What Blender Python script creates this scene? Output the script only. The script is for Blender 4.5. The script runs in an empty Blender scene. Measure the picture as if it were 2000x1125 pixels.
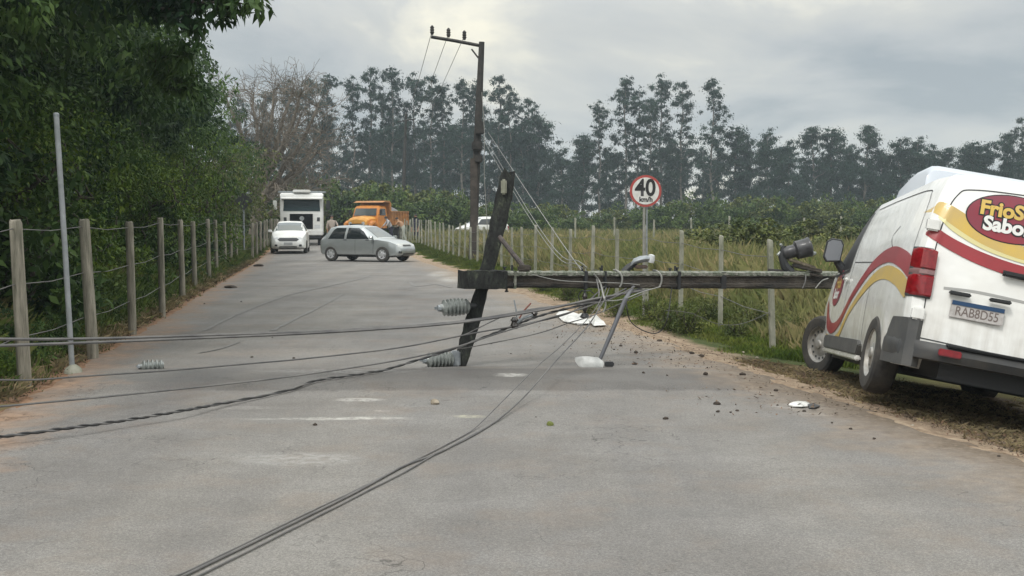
import bpy, bmesh, math, random
import numpy as np
from mathutils import Vector, Matrix, Euler
from mathutils.bvhtree import BVHTree

sc = bpy.context.scene
COL = sc.collection
PI = math.pi
FPX, HZ, EYE = 2300.0, 438.0, 1.5        # focal length in photo pixels, horizon row, eye height
PITCH = math.atan((562.5 - HZ) / FPX)

# ---------------------------------------------------------------- camera
cam = bpy.data.objects.new('camera', bpy.data.cameras.new('camera'))
COL.objects.link(cam)
cam.data.sensor_width = 36
cam.data.lens = FPX / 2000 * 36
cam.data.clip_start = 0.1
cam.data.clip_end = 3000
cam.location = (0, 0, EYE)
cam.rotation_euler = (PI / 2 - PITCH, 0, 0)
sc.camera = cam

# ---------------------------------------------------------------- world: overcast sky
SUN_EL, SUN_AZ = math.radians(52), math.radians(-150)   # azimuth from +Y towards +X
w = bpy.data.worlds.new("World"); sc.world = w; w.use_nodes = True
nt = w.node_tree; nt.nodes.clear()
def N(t, tree=None, **k):
    n = (tree or nt).nodes.new(t)
    for a, b in k.items(): setattr(n, a, b)
    return n
L = nt.links.new
sky = N('ShaderNodeTexSky', sky_type='NISHITA', sun_disc=False)
sky.sun_elevation = SUN_EL; sky.sun_rotation = SUN_AZ
tc = N('ShaderNodeTexCoord')
sx = N('ShaderNodeSeparateXYZ'); L(tc.outputs['Generated'], sx.inputs[0])
zc = N('ShaderNodeMath', operation='MAXIMUM'); L(sx.outputs['Z'], zc.inputs[0]); zc.inputs[1].default_value = 0.0
za = N('ShaderNodeMath', operation='ADD'); L(zc.outputs[0], za.inputs[0]); za.inputs[1].default_value = 0.16
dx = N('ShaderNodeMath', operation='DIVIDE'); L(sx.outputs['X'], dx.inputs[0]); L(za.outputs[0], dx.inputs[1])
dy = N('ShaderNodeMath', operation='DIVIDE'); L(sx.outputs['Y'], dy.inputs[0]); L(za.outputs[0], dy.inputs[1])
cx = N('ShaderNodeCombineXYZ'); L(dx.outputs[0], cx.inputs[0]); L(dy.outputs[0], cx.inputs[1])
cx.inputs[2].default_value = 26.7
mp = N('ShaderNodeMapping'); L(cx.outputs[0], mp.inputs[0]); mp.inputs['Scale'].default_value = (1.5, 1.1, 1)
n1 = N('ShaderNodeTexNoise'); n1.inputs['Scale'].default_value = 0.8; n1.inputs['Detail'].default_value = 9
n1.inputs['Roughness'].default_value = 0.55; n1.inputs['Distortion'].default_value = 0.35
L(mp.outputs[0], n1.inputs['Vector'])
r1 = N('ShaderNodeValToRGB'); L(n1.outputs['Fac'], r1.inputs[0])
e = r1.color_ramp.elements
e[0].position = 0.33; e[0].color = (0.31, 0.345, 0.37, 1)
e[1].position = 0.68; e[1].color = (0.84, 0.80, 0.66, 1)
m_ = e.new(0.46); m_.color = (0.44, 0.46, 0.465, 1)
m_ = e.new(0.56); m_.color = (0.53, 0.535, 0.51, 1)
# a real overcast is brightest overhead
el = N('ShaderNodeMapRange'); L(sx.outputs['Z'], el.inputs['Value'])
el.inputs['From Min'].default_value = 0.16; el.inputs['From Max'].default_value = 0.75
el.inputs['To Min'].default_value = 1.0; el.inputs['To Max'].default_value = 2.9
sc_ = N('ShaderNodeMixRGB', blend_type='MULTIPLY'); sc_.inputs[0].default_value = 1
L(r1.outputs[0], sc_.inputs[1]); L(el.outputs[0], sc_.inputs[2])
bgc = N('ShaderNodeBackground'); L(sc_.outputs[0], bgc.inputs[0]); bgc.inputs[1].default_value = 1.0
bgs = N('ShaderNodeBackground'); L(sky.outputs[0], bgs.inputs[0]); bgs.inputs[1].default_value = 0.08
mx = N('ShaderNodeMixShader'); mx.inputs[0].default_value = 0.93
L(bgs.outputs[0], mx.inputs[1]); L(bgc.outputs[0], mx.inputs[2])
wo = N('ShaderNodeOutputWorld'); L(mx.outputs[0], wo.inputs[0])

sl = bpy.data.lights.new('sun', 'SUN'); sl.energy = 1.4; sl.angle = math.radians(14); sl.color = (1, 0.96, 0.9)
so = bpy.data.objects.new('sun', sl); COL.objects.link(so)
sd = Vector((math.sin(SUN_AZ) * math.cos(SUN_EL), math.cos(SUN_AZ) * math.cos(SUN_EL), math.sin(SUN_EL)))
so.rotation_euler = sd.to_track_quat('Z', 'Y').to_euler(); so.location = (0, -5, 40)

sc.view_settings.view_transform = 'Standard'; sc.view_settings.look = 'None'
sc.view_settings.exposure = 0.33; sc.view_settings.gamma = 1
sc.render.engine = 'CYCLES'
sc.cycles.use_denoising = True
sc.cycles.max_bounces = 6; sc.cycles.diffuse_bounces = 3; sc.cycles.glossy_bounces = 3
sc.cycles.transmission_bounces = 4; sc.cycles.transparent_max_bounces = 6; sc.cycles.volume_bounces = 1
sc.cycles.sample_clamp_indirect = 4

# ---------------------------------------------------------------- helpers
_c, _s = math.cos(PITCH), math.sin(PITCH)
def at(px, py, Y):
    "the point at world depth Y that the photo shows at pixel (px, py)"
    dxp, dv = (px - 1000) / FPX, (562.5 - py) / FPX
    d = Vector((dxp, _c + dv * _s, -_s + dv * _c))
    return Vector((0, 0, EYE)) + d * (Y / d.y)

def smooth(t):
    t = min(1, max(0, t)); return t * t * (3 - 2 * t)
def XL(Y): return -4.4 - 0.164 * (Y - 11.8)
def XR(Y): return 2.5 - 0.17 * (Y - 11.4)
def rise(Y): return 0.32 * smooth((Y - 45) / 30)
def gz(X, Y):
    z = rise(Y); dr = X - XR(Y); dl = XL(Y) - X
    if dr > 0:
        f = 1 - smooth((Y - 14) / 5.5)
        z += -0.135 * min(dr, 3.4) * f + 0.05 * smooth(dr / 1.5) * (1 - f)
        z += 0.03 * math.sin(X * 1.7 + Y * .6) * smooth((dr - 1) / 2) * (1 - f)
    elif dl > 0:
        z += 0.10 * smooth(dl / 1.2) + 0.03 * math.sin(Y * 1.3)* smooth(dl / 1.2)
    return z

class MB:
    def __init__(s): s.v, s.f = [], []
    def add(s, vs, fs):
        o = len(s.v); s.v += [tuple(v) for v in vs]; s.f += [tuple(i + o for i in f) for f in fs]; return s
    def box(s, c, d, rot=None, top=1.0):
        x, y, z = d[0] / 2, d[1] / 2, d[2] / 2
        vs = [Vector((a * x * (top if k > 0 else 1), b * y * (top if k > 0 else 1), k * z)) for k in (-1, 1) for a, b in ((-1, -1), (1, -1), (1, 1), (-1, 1))]
        if rot is not None: vs = [rot @ v for v in vs]
        c = Vector(c)
        return s.add([v + c for v in vs], [(3, 2, 1, 0), (4, 5, 6, 7), (0, 1, 5, 4), (1, 2, 6, 5), (2, 3, 7, 6), (3, 0, 4, 7)])
    def rings(s, rings, cap=True, closed=True):
        n = len(rings[0]); vs = [p for r in rings for p in r]; fs = []
        for i in range(len(rings) - 1):
            for j in range(n if closed else n - 1):
                a, b = i * n + j, i * n + (j + 1) % n
                fs.append((a, b, b + n, a + n))
        if cap:
            fs.append(tuple(reversed(range(n)))); fs.append(tuple(range(len(vs) - n, len(vs))))
        return s.add(vs, fs)
    def tube(s, pts, r, n=8, cap=True):
        pts = [Vector(p) for p in pts]
        if not isinstance(r, (list, tuple)): r = [r] * len(pts)
        rs = []; u = None
        for i, p in enumerate(pts):
            t = (pts[min(i + 1, len(pts) - 1)] - pts[max(i - 1, 0)]).normalized()
            if u is None:
                u = t.cross(Vector((0, 0, 1)) if abs(t.z) < .9 else Vector((1, 0, 0))).normalized()
            u = (u - t * u.dot(t)).normalized(); v = t.cross(u)
            rs.append([p + (u * math.cos(2 * PI * k / n) + v * math.sin(2 * PI * k / n)) * r[i] for k in range(n)])
        return s.rings(rs, cap)
    def lathe(s, prof, origin=(0, 0, 0), axis='z', n=24, cap=True):
        "prof: list of (radius, height along the axis)"
        o = Vector(origin); q = axis if isinstance(axis, Matrix) else {'z': Matrix.Identity(3), 'y': Matrix.Rotation(-PI / 2, 3, 'X'), 'x': Matrix.Rotation(PI / 2, 3, 'Y')}[axis]
        return s.rings([[o + q @ Vector((r * math.cos(2 * PI * k / n), r * math.sin(2 * PI * k / n), h)) for k in range(n)] for r, h in prof], cap)
    def prism(s, poly, a, b, plane='xz'):
        "poly in a plane, extruded along the third axis from a to b"
        def P(u, v, w): return {'xz': (u, w, v), 'xy': (u, v, w), 'yz': (w, u, v)}[plane]
        n = len(poly)
        vs = [P(u, v, a) for u, v in poly] + [P(u, v, b) for u, v in poly]
        return s.add(vs, [tuple(range(n)), tuple(reversed(range(n, 2 * n)))] + [(i, i + n, (i + 1) % n + n, (i + 1) % n) for i in range(n)])
    def mesh(s, name, smoothf=True, angle=35, bevel=0, fix=True):
        me = bpy.data.meshes.new(name); me.from_pydata(s.v, [], s.f)
        if fix or bevel:
            bm = bmesh.new(); bm.from_mesh(me)
            if fix: bmesh.ops.recalc_face_normals(bm, faces=bm.faces)
            if bevel:
                ed = [e for e in bm.edges if len(e.link_faces) == 2 and e.calc_face_angle(0) > math.radians(30)]
                bmesh.ops.bevel(bm, geom=ed, offset=bevel, segments=2, affect='EDGES', clamp_overlap=True)
            bm.to_mesh(me); bm.free()
        if smoothf:
            me.polygons.foreach_set('use_smooth', [True] * len(me.polygons))
            me.set_sharp_from_angle(angle=math.radians(angle))
        return me
    def build(s, name, m, parent=None, **k):
        return link(name, s.mesh(name, **k), m, parent)

def link(name, me, m=None, parent=None):
    o = bpy.data.objects.new(name, me)
    if m is not None and me is not None and not len(me.materials): me.materials.append(m)
    COL.objects.link(o)
    if parent is not None: o.parent = parent
    return o
def empty(name, loc=(0, 0, 0), rot=(0, 0, 0), scale=1):
    o = bpy.data.objects.new(name, None); COL.objects.link(o); o.location = loc; o.rotation_euler = rot
    o.scale = (scale,) * 3 if not isinstance(scale, tuple) else scale; o.empty_display_size = .3; return o
def tag(o, label=None, cat=None, group=None, kind=None):
    for k, v in (('label', label), ('category', cat), ('group', group), ('kind', kind)):
        if v: o[k] = v
    return o
KIDS = {}
def copy_tree(o, parent=None):
    c = o.copy(); COL.objects.link(c)
    if parent is not None: c.parent = parent
    for ch in list(o.children): copy_tree(ch, c)
    return c
def bake(o):
    dg = bpy.context.evaluated_depsgraph_get()
    me = bpy.data.meshes.new_from_object(o.evaluated_get(dg)); o.modifiers.clear(); old = o.data; o.data = me; return o
def spline(pts, n=8):
    pts = [Vector(p) for p in pts]; P = [pts[0] * 2 - pts[1]] + pts + [pts[-1] * 2 - pts[-2]]; out = []
    for i in range(1, len(P) - 2):
        a, b, c, d = P[i - 1:i + 3]
        for k in range(n):
            t = k / n
            out.append(.5 * ((2 * b) + (c - a) * t + (2 * a - 5 * b + 4 * c - d) * t * t + (3 * b - a - 3 * c + d) * t ** 3))
    out.append(pts[-1]); return out
ORD = ('first second third fourth fifth sixth seventh eighth ninth tenth eleventh twelfth thirteenth fourteenth fifteenth sixteenth '
       'seventeenth eighteenth nineteenth twentieth').split()
def ordinal(i):
    if i < 20: return ORD[i]
    t = ['', '', 'twenty', 'thirty', 'forty', 'fifty', 'sixty', 'seventy', 'eighty', 'ninety'][(i + 1) // 10]; u = (i + 1) % 10
    return (t[:-1] + 'ieth') if u == 0 else t + '-' + ORD[u - 1]

# ---------------------------------------------------------------- materials
def mat(name, col, rough=.7, var=0, vscale=5, col2=None, bump=0, bscale=40, metal=0, coat=0, spec=.5, island=0, trans=0, coords='Object', detail=5, lo=.35, hi=.65, rvar=0, stretch=None, third=None):
    m = bpy.data.materials.new(name); m.use_nodes = True; t = m.node_tree; b = t.nodes['Principled BSDF']; l = t.links.new
    b.inputs['Roughness'].default_value = rough; b.inputs['Metallic'].default_value = metal
    b.inputs['Specular IOR Level'].default_value = spec; b.inputs['Coat Weight'].default_value = coat; b.inputs['Coat Roughness'].default_value = .06
    col = tuple(col) + (1,); out = None
    b.inputs['Base Color'].default_value = col
    c = t.nodes.new('ShaderNodeTexCoord'); vec = c.outputs[coords]
    if stretch:
        mm = t.nodes.new('ShaderNodeMapping'); mm.inputs['Scale'].default_value = stretch; l(vec, mm.inputs[0]); vec = mm.outputs[0]
    if col2 is None and var: col2 = tuple(max(0, x * (1 - var)) for x in col[:3])
    if col2 is not None:
        n = t.nodes.new('ShaderNodeTexNoise'); n.inputs['Scale'].default_value = vscale; n.inputs['Detail'].default_value = detail; n.inputs['Roughness'].default_value = .62
        l(vec, n.inputs['Vector'])
        r = t.nodes.new('ShaderNodeValToRGB'); l(n.outputs['Fac'], r.inputs[0])
        r.color_ramp.elements[0].position = lo; r.color_ramp.elements[1].position = hi
        r.color_ramp.elements[0].color = tuple(col2) + (1,); r.color_ramp.elements[1].color = col
        if third: x = r.color_ramp.elements.new((lo + hi) / 2); x.color = tuple(third) + (1,)
        out = r.outputs[0]; l(out, b.inputs['Base Color'])
        if rvar:
            mr = t.nodes.new('ShaderNodeMapRange'); l(n.outputs['Fac'], mr.inputs[0]); mr.inputs['To Min'].default_value = rough - rvar; mr.inputs['To Max'].default_value = rough + rvar
            l(mr.outputs[0], b.inputs['Roughness'])
    if island:
        g = t.nodes.new('ShaderNodeNewGeometry'); h = t.nodes.new('ShaderNodeHueSaturation')
        mr = t.nodes.new('ShaderNodeMapRange'); l(g.outputs['Random Per Island'], mr.inputs[0]); mr.inputs['To Min'].default_value = 1 - island; mr.inputs['To Max'].default_value = 1 + island
        mh = t.nodes.new('ShaderNodeMapRange'); l(g.outputs['Random Per Island'], mh.inputs[0]); mh.inputs['To Min'].default_value = .5 + island * .035; mh.inputs['To Max'].default_value = .5 - island * .035
        l(mr.outputs[0], h.inputs['Value']); l(mh.outputs[0], h.inputs['Hue'])
        if out: l(out, h.inputs['Color'])
        else: h.inputs['Color'].default_value = col
        l(h.outputs[0], b.inputs['Base Color']); out = h.outputs[0]
    if trans:
        tr = t.nodes.new('ShaderNodeBsdfTranslucent'); ms = t.nodes.new('ShaderNodeMixShader'); ms.inputs[0].default_value = trans
        if out: l(out, tr.inputs[0])
        else: tr.inputs[0].default_value = col
        l(b.outputs[0], ms.inputs[1]); l(tr.outputs[0], ms.inputs[2]); l(ms.outputs[0], t.nodes['Material Output'].inputs[0])
    if bump:
        n = t.nodes.new('ShaderNodeTexNoise'); n.inputs['Scale'].default_value = bscale; n.inputs['Detail'].default_value = 4
        l(vec, n.inputs['Vector'])
        bb = t.nodes.new('ShaderNodeBump'); bb.inputs['Strength'].default_value = bump; bb.inputs['Distance'].default_value = .02
        l(n.outputs['Fac'], bb.inputs['Height']); l(bb.outputs[0], b.inputs['Normal'])
    return m

M = {}
M['white_paint'] = mat('white_paint', (.74, .75, .74), .28, col2=(.62, .615, .58), vscale=1.6, lo=.3, hi=.6, coat=.35)
M['silver_paint'] = mat('silver_paint', (.43, .46, .465), .30, metal=.6, coat=.7, var=.08)
M['orange_paint'] = mat('orange_paint', (.72, .27, .03), .5, col2=(.5, .17, .03), vscale=3)
M['black_plastic'] = mat('black_plastic', (.022, .024, .027), .5, bump=.1, bscale=200)
M['grey_plastic'] = mat('grey_plastic', (.085, .085, .082), .6, col2=(.05, .052, .055), vscale=4, bump=.1, bscale=250)
M['glass'] = mat('glass', (.012, .016, .018), .08, spec=.6, coat=.3)
M['windscreen'] = mat('windscreen', (.06, .08, .085), .12, spec=.8, coat=.4)
M['rubber'] = mat('rubber', (.026, .026, .026), .85, col2=(.06, .054, .047), vscale=9, bump=.2, bscale=60)
M['rim'] = mat('rim', (.38, .38, .37), .5, metal=.4, col2=(.22, .2, .17), vscale=8)
M['alloy'] = mat('alloy', (.62, .63, .65), .4, metal=.5)
M['red_lens'] = mat('red_lens', (.27, .010, .016), .16, coat=.6, col2=(.17, .006, .010), vscale=25)
M['clear_lens'] = mat('clear_lens', (.55, .57, .58), .12, coat=.7)
M['galv'] = mat('galvanised_steel', (.33, .36, .38), .5, metal=.4, col2=(.22, .24, .26), vscale=14)
M['chrome'] = mat('bright_metal', (.6, .62, .64), .3, metal=.8)
M['wire'] = mat('aluminium_cable', (.075, .075, .078), .6, col2=(.16, .155, .15), vscale=3)
M['wire_dark'] = mat('black_cable', (.018, .018, .02), .55)
M['wire_light'] = mat('bare_wire', (.27, .27, .255), .5, metal=.3)
M['porcelain'] = mat('porcelain', (.27, .29, .28), .22, coat=.5, col2=(.13, .145, .14), vscale=14)
M['dark_porcelain'] = mat('dark_porcelain', (.03, .025, .022), .25, coat=.6)
M['concrete_post'] = mat('concrete_post', (.34, .335, .28), .9, col2=(.17, .18, .13), vscale=7, bump=.4, bscale=60, stretch=(1, 1, .4))
M['wood_post'] = mat('weathered_wood', (.33, .305, .25), .9, col2=(.13, .125, .095), vscale=9, bump=.6, bscale=45, stretch=(2.5, 2.5, .25))
M['old_pole'] = mat('old_pole_concrete', (.095, .085, .072), .85, col2=(.018, .018, .018), vscale=5, bump=.9, bscale=40, lo=.36, hi=.72, detail=9, stretch=(.5, 1, 1.6), third=(.050, .042, .034))
M['mossy'] = mat('mossy_timber', (.10, .115, .075), .9, col2=(.012, .013, .013), vscale=14, bump=1.0, bscale=40, lo=.44, hi=.74, third=(.026, .03, .025), stretch=(1, 1, .5))
M['lichen'] = mat('lichen_concrete', (.27, .27, .24), .95, col2=(.10, .12, .085), vscale=22, bump=.8, bscale=80, lo=.4, hi=.62)
M['clod'] = mat('dry_clod', (.06, .045, .034), .95, col2=(.025, .02, .017), vscale=30, bump=.6, bscale=90)
M['sandstone'] = mat('pale_stone', (.38, .33, .26), .9, col2=(.18, .15, .11), vscale=20, bump=.5, bscale=60)
M['bark'] = mat('bark', (.10, .085, .07), .95, col2=(.04, .034, .03), vscale=6, bump=.6, bscale=25, stretch=(1, 1, .3))
M['twig'] = mat('bare_twigs', (.19, .165, .135), .9, col2=(.11, .092, .072), vscale=2)
M['euc_bark'] = mat('pale_bark', (.20, .18, .16), .9, col2=(.08, .075, .07), vscale=3)
M['red_vinyl'] = mat('red_vinyl', (.36, .035, .045), .35, coat=.3, col2=(.30, .04, .045), vscale=3)
M['yellow_vinyl'] = mat('yellow_vinyl', (.68, .47, .10), .35, coat=.3, col2=(.58, .42, .16), vscale=3)
M['cream_vinyl'] = mat('cream_vinyl', (.72, .66, .34), .4)
M['white_vinyl'] = mat('white_vinyl', (.8, .8, .78), .35)
M['dark_seam'] = mat('panel_line', (.05, .052, .055), .8)
M['blue_band'] = mat('blue_band', (.02, .06, .14), .4)
M['black_ink'] = mat('black_ink', (.02, .02, .022), .5)
M['sign_red'] = mat('sign_red', (.42, .05, .045), .45, col2=(.34, .09, .08), vscale=18)
M['sign_white'] = mat('sign_white', (.70, .70, .68), .5, col2=(.58, .58, .55), vscale=12)

def van_paint():
    m = mat('grimy_van_paint', (.84, .85, .84), .26, col2=(.77, .77, .74), vscale=1.3, coat=.45); t = m.node_tree; b = t.nodes['Principled BSDF']; l = t.links.new; nn = t.nodes.new
    src = b.inputs['Base Color'].links[0].from_socket; c = nn('ShaderNodeTexCoord'); s = nn('ShaderNodeSeparateXYZ'); l(c.outputs['Object'], s.inputs[0])
    def noise(sc_, st, det=8):
        mm = nn('ShaderNodeMapping'); mm.inputs['Scale'].default_value = st; l(c.outputs['Object'], mm.inputs[0]); n = nn('ShaderNodeTexNoise'); n.inputs['Scale'].default_value = sc_; n.inputs['Detail'].default_value = det; n.inputs['Roughness'].default_value = .65; l(mm.outputs[0], n.inputs['Vector']); return n.outputs['Fac']
    st = noise(14, (1, 1, .10)); bl_ = noise(3, (1, 1, 1))
    hgt = nn('ShaderNodeMapRange'); l(s.outputs['Z'], hgt.inputs[0]); hgt.inputs['From Min'].default_value = 1.0; hgt.inputs['From Max'].default_value = .35
    def mt(op, a, bb):
        n = nn('ShaderNodeMath'); n.operation = op; n.use_clamp = True
        for i, x in enumerate((a, bb)):
            if isinstance(x, (int, float)): n.inputs[i].default_value = x
            else: l(x, n.inputs[i])
        return n.outputs[0]
    r1_ = nn('ShaderNodeMapRange'); l(st, r1_.inputs[0]); r1_.inputs['From Min'].default_value = .36; r1_.inputs['From Max'].default_value = .80
    r2_ = nn('ShaderNodeMapRange'); l(bl_, r2_.inputs[0]); r2_.inputs['From Min'].default_value = .3; r2_.inputs['From Max'].default_value = .85
    f = mt('MULTIPLY', hgt.outputs[0], mt('ADD', mt('MULTIPLY', r1_.outputs[0], .7), mt('MULTIPLY', r2_.outputs[0], .3)))
    mx_ = nn('ShaderNodeMixRGB'); l(f, mx_.inputs[0]); l(src, mx_.inputs[1]); mx_.inputs[2].default_value = (.34, .30, .24, 1); l(mx_.outputs[0], b.inputs['Base Color'])
    bp = nn('ShaderNodeBump'); bp.inputs['Strength'].default_value = .35; bp.inputs['Distance'].default_value = .06; l(noise(1.7, (1, 1, 1.3), 3), bp.inputs['Height']); l(bp.outputs[0], b.inputs['Normal'])
    return m
M['van_paint'] = van_paint()
def leafmat(name, col, col2, vs, isl=.32, tr=.22, rough=.55, spec=.18, coords='Object'):
    return mat(name, col, rough, col2=col2, vscale=vs, island=isl, trans=tr, spec=spec, detail=2, coords=coords)
M['leaf_dark'] = leafmat('dark_leaves', (.080, .140, .036), (.013, .038, .015), .7)
M['leaf_bright'] = leafmat('bright_leaves', (.135, .20, .028), (.035, .085, .018), .9)
M['leaf_euc'] = leafmat('eucalyptus_leaves', (.028, .062, .042), (.012, .029, .022), .4, .3, .12)
M['leaf_bush'] = leafmat('bush_leaves', (.105, .16, .035), (.028, .058, .018), .5, .35, .15)
M['leaf_olive'] = leafmat('olive_leaves', (.15, .17, .045), (.045, .07, .022), .6, .35, .15)
M['leaf_dry'] = leafmat('dry_leaves', (.17, .125, .08), (.08, .06, .04), .6, .35, .1)
# ================================================================ the ground
def ground_mat():
    m = bpy.data.materials.new('earth_and_grass'); m.use_nodes = True; t = m.node_tree; b = t.nodes['Principled BSDF']; l = t.links.new
    nn = t.nodes.new
    b.inputs['Roughness'].default_value = .95; b.inputs['Specular IOR Level'].default_value = .2
    c = nn('ShaderNodeTexCoord'); s = nn('ShaderNodeSeparateXYZ'); l(c.outputs['Object'], s.inputs[0])
    def math_(op, a, bb):
        n = nn('ShaderNodeMath'); n.operation = op
        for i, x in enumerate((a, bb)):
            if isinstance(x, (int, float)): n.inputs[i].default_value = x
            else: l(x, n.inputs[i])
        return n.outputs[0]
    dR = math_('SUBTRACT', s.outputs['X'], math_('ADD', math_('MULTIPLY', s.outputs['Y'], -.17), 2.5 + .17 * 11.4))
    dL = math_('SUBTRACT', math_('ADD', math_('MULTIPLY', s.outputs['Y'], -.164), -4.4 + .164 * 11.8), s.outputs['X'])
    def noise(sca, det=6, ro=.6):
        n = nn('ShaderNodeTexNoise'); n.inputs['Scale'].default_value = sca; n.inputs['Detail'].default_value = det; n.inputs['Roughness'].default_value = ro; l(c.outputs['Object'], n.inputs['Vector']); return n.outputs['Fac']
    nA, nB, nC = noise(.9), noise(7), noise(45, 3)
    def ramp(f, st):
        r = nn('ShaderNodeValToRGB'); l(f, r.inputs[0]); e = r.color_ramp.elements
        e[0].position, e[0].color = st[0][0], tuple(st[0][1]) + (1,); e[1].position, e[1].color = st[-1][0], tuple(st[-1][1]) + (1,)
        for p, q in st[1:-1]: x = e.new(p); x.color = tuple(q) + (1,)
        return r.outputs[0]
    def mix(f, a, bb):
        n = nn('ShaderNodeMixRGB'); l(f, n.inputs[0]); l(a, n.inputs[1]); l(bb, n.inputs[2]); return n.outputs[0]
    field = ramp(nA, [(.3, (.075, .085, .030)), (.5, (.12, .11, .045)), (.7, (.16, .13, .06))])
    grass = ramp(nB, [(.3, (.045, .065, .02)), (.7, (.09, .11, .035))])
    sand = ramp(nB, [(.3, (.18, .13, .09)), (.5, (.34, .255, .18)), (.72, (.46, .37, .27))])
    red = ramp(nB, [(.3, (.17, .095, .055)), (.5, (.31, .185, .115)), (.72, (.42, .28, .19))])
    dark = ramp(nC, [(.35, (.025, .018, .013)), (.55, (.07, .05, .034)), (.75, (.15, .11, .075))])
    # right: sand next to the asphalt, wider near the crash
    nw = math_('MULTIPLY', math_('SUBTRACT', nA, .5), 1.6)
    nw2 = math_('MULTIPLY', math_('SUBTRACT', nB, .5), .5)
    j = math_('ADD', nw, nw2)
    def mr(v, a, bb):
        n = nn('ShaderNodeMapRange'); l(v, n.inputs[0]); n.inputs['From Min'].default_value = a; n.inputs['From Max'].default_value = bb; return n.outputs[0]
    fR = mr(math_('ADD', dR, j), .5, .85)
    fL = mr(math_('ADD', dL, math_('MULTIPLY', j, .5)), .12, .42)
    right = mix(fR, sand, grass)
    right = mix(mr(dR, 2.2, 3.0), right, field)
    # loose dark soil ploughed up round the van
    soil = math_('MULTIPLY', mr(math_('ADD', s.outputs['Y'], j), 14.2, 12.8), mr(math_('ADD', dR, math_('MULTIPLY', j, .8)), .45, .8))
    soil = math_('MULTIPLY', soil, mr(math_('ADD', dR, math_('MULTIPLY', j, 1.5)), 3.6, 2.9))
    right = mix(soil, right, dark)
    left = mix(fL, red, grass)
    side = mr(dL, -1, -.9)
    l(mix(side, right, left), b.inputs['Base Color'])
    bp = nn('ShaderNodeBump'); bp.inputs['Strength'].default_value = .9; bp.inputs['Distance'].default_value = .05; l(nC, bp.inputs['Height']); l(bp.outputs[0], b.inputs['Normal'])
    return m

ys = [-8 + .5 * i for i in range(16)] + list(np.arange(0, 26, .25)) + list(np.arange(26, 90, 1.0)) + list(np.arange(90, 260, 8)) + [300, 400, 600]
rx = [-.2, 0, .12, .25, .4, .6, .8, 1.0, 1.25, 1.5, 1.8, 2.1, 2.4, 2.7, 3.0, 3.4, 4, 5, 6.5, 8, 10, 13, 17, 22, 30, 45, 70, 110, 180, 320]
rg = random.Random(5)
vs = []; W_ = 2 * len(rx)
for Y in ys:
    for k in reversed(rx): vs.append((XL(Y) - k, Y))
    for k in rx: vs.append((XR(Y) + k, Y))
V3 = []
for X, Y in vs:
    inside = X > XL(Y) + .1 and X < XR(Y) - .1
    z = gz(X, Y)
    if inside: z -= .05
    elif Y < 30: z += rg.uniform(-.012, .012)
    V3.append((X, Y, z))
mb = MB(); mb.add(V3, [(i * W_ + j, i * W_ + j + 1, (i + 1) * W_ + j + 1, (i + 1) * W_ + j) for i in range(len(ys) - 1) for j in range(W_ - 1)])
tag(mb.build('ground', ground_mat(), fix=False), kind='structure')

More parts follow.
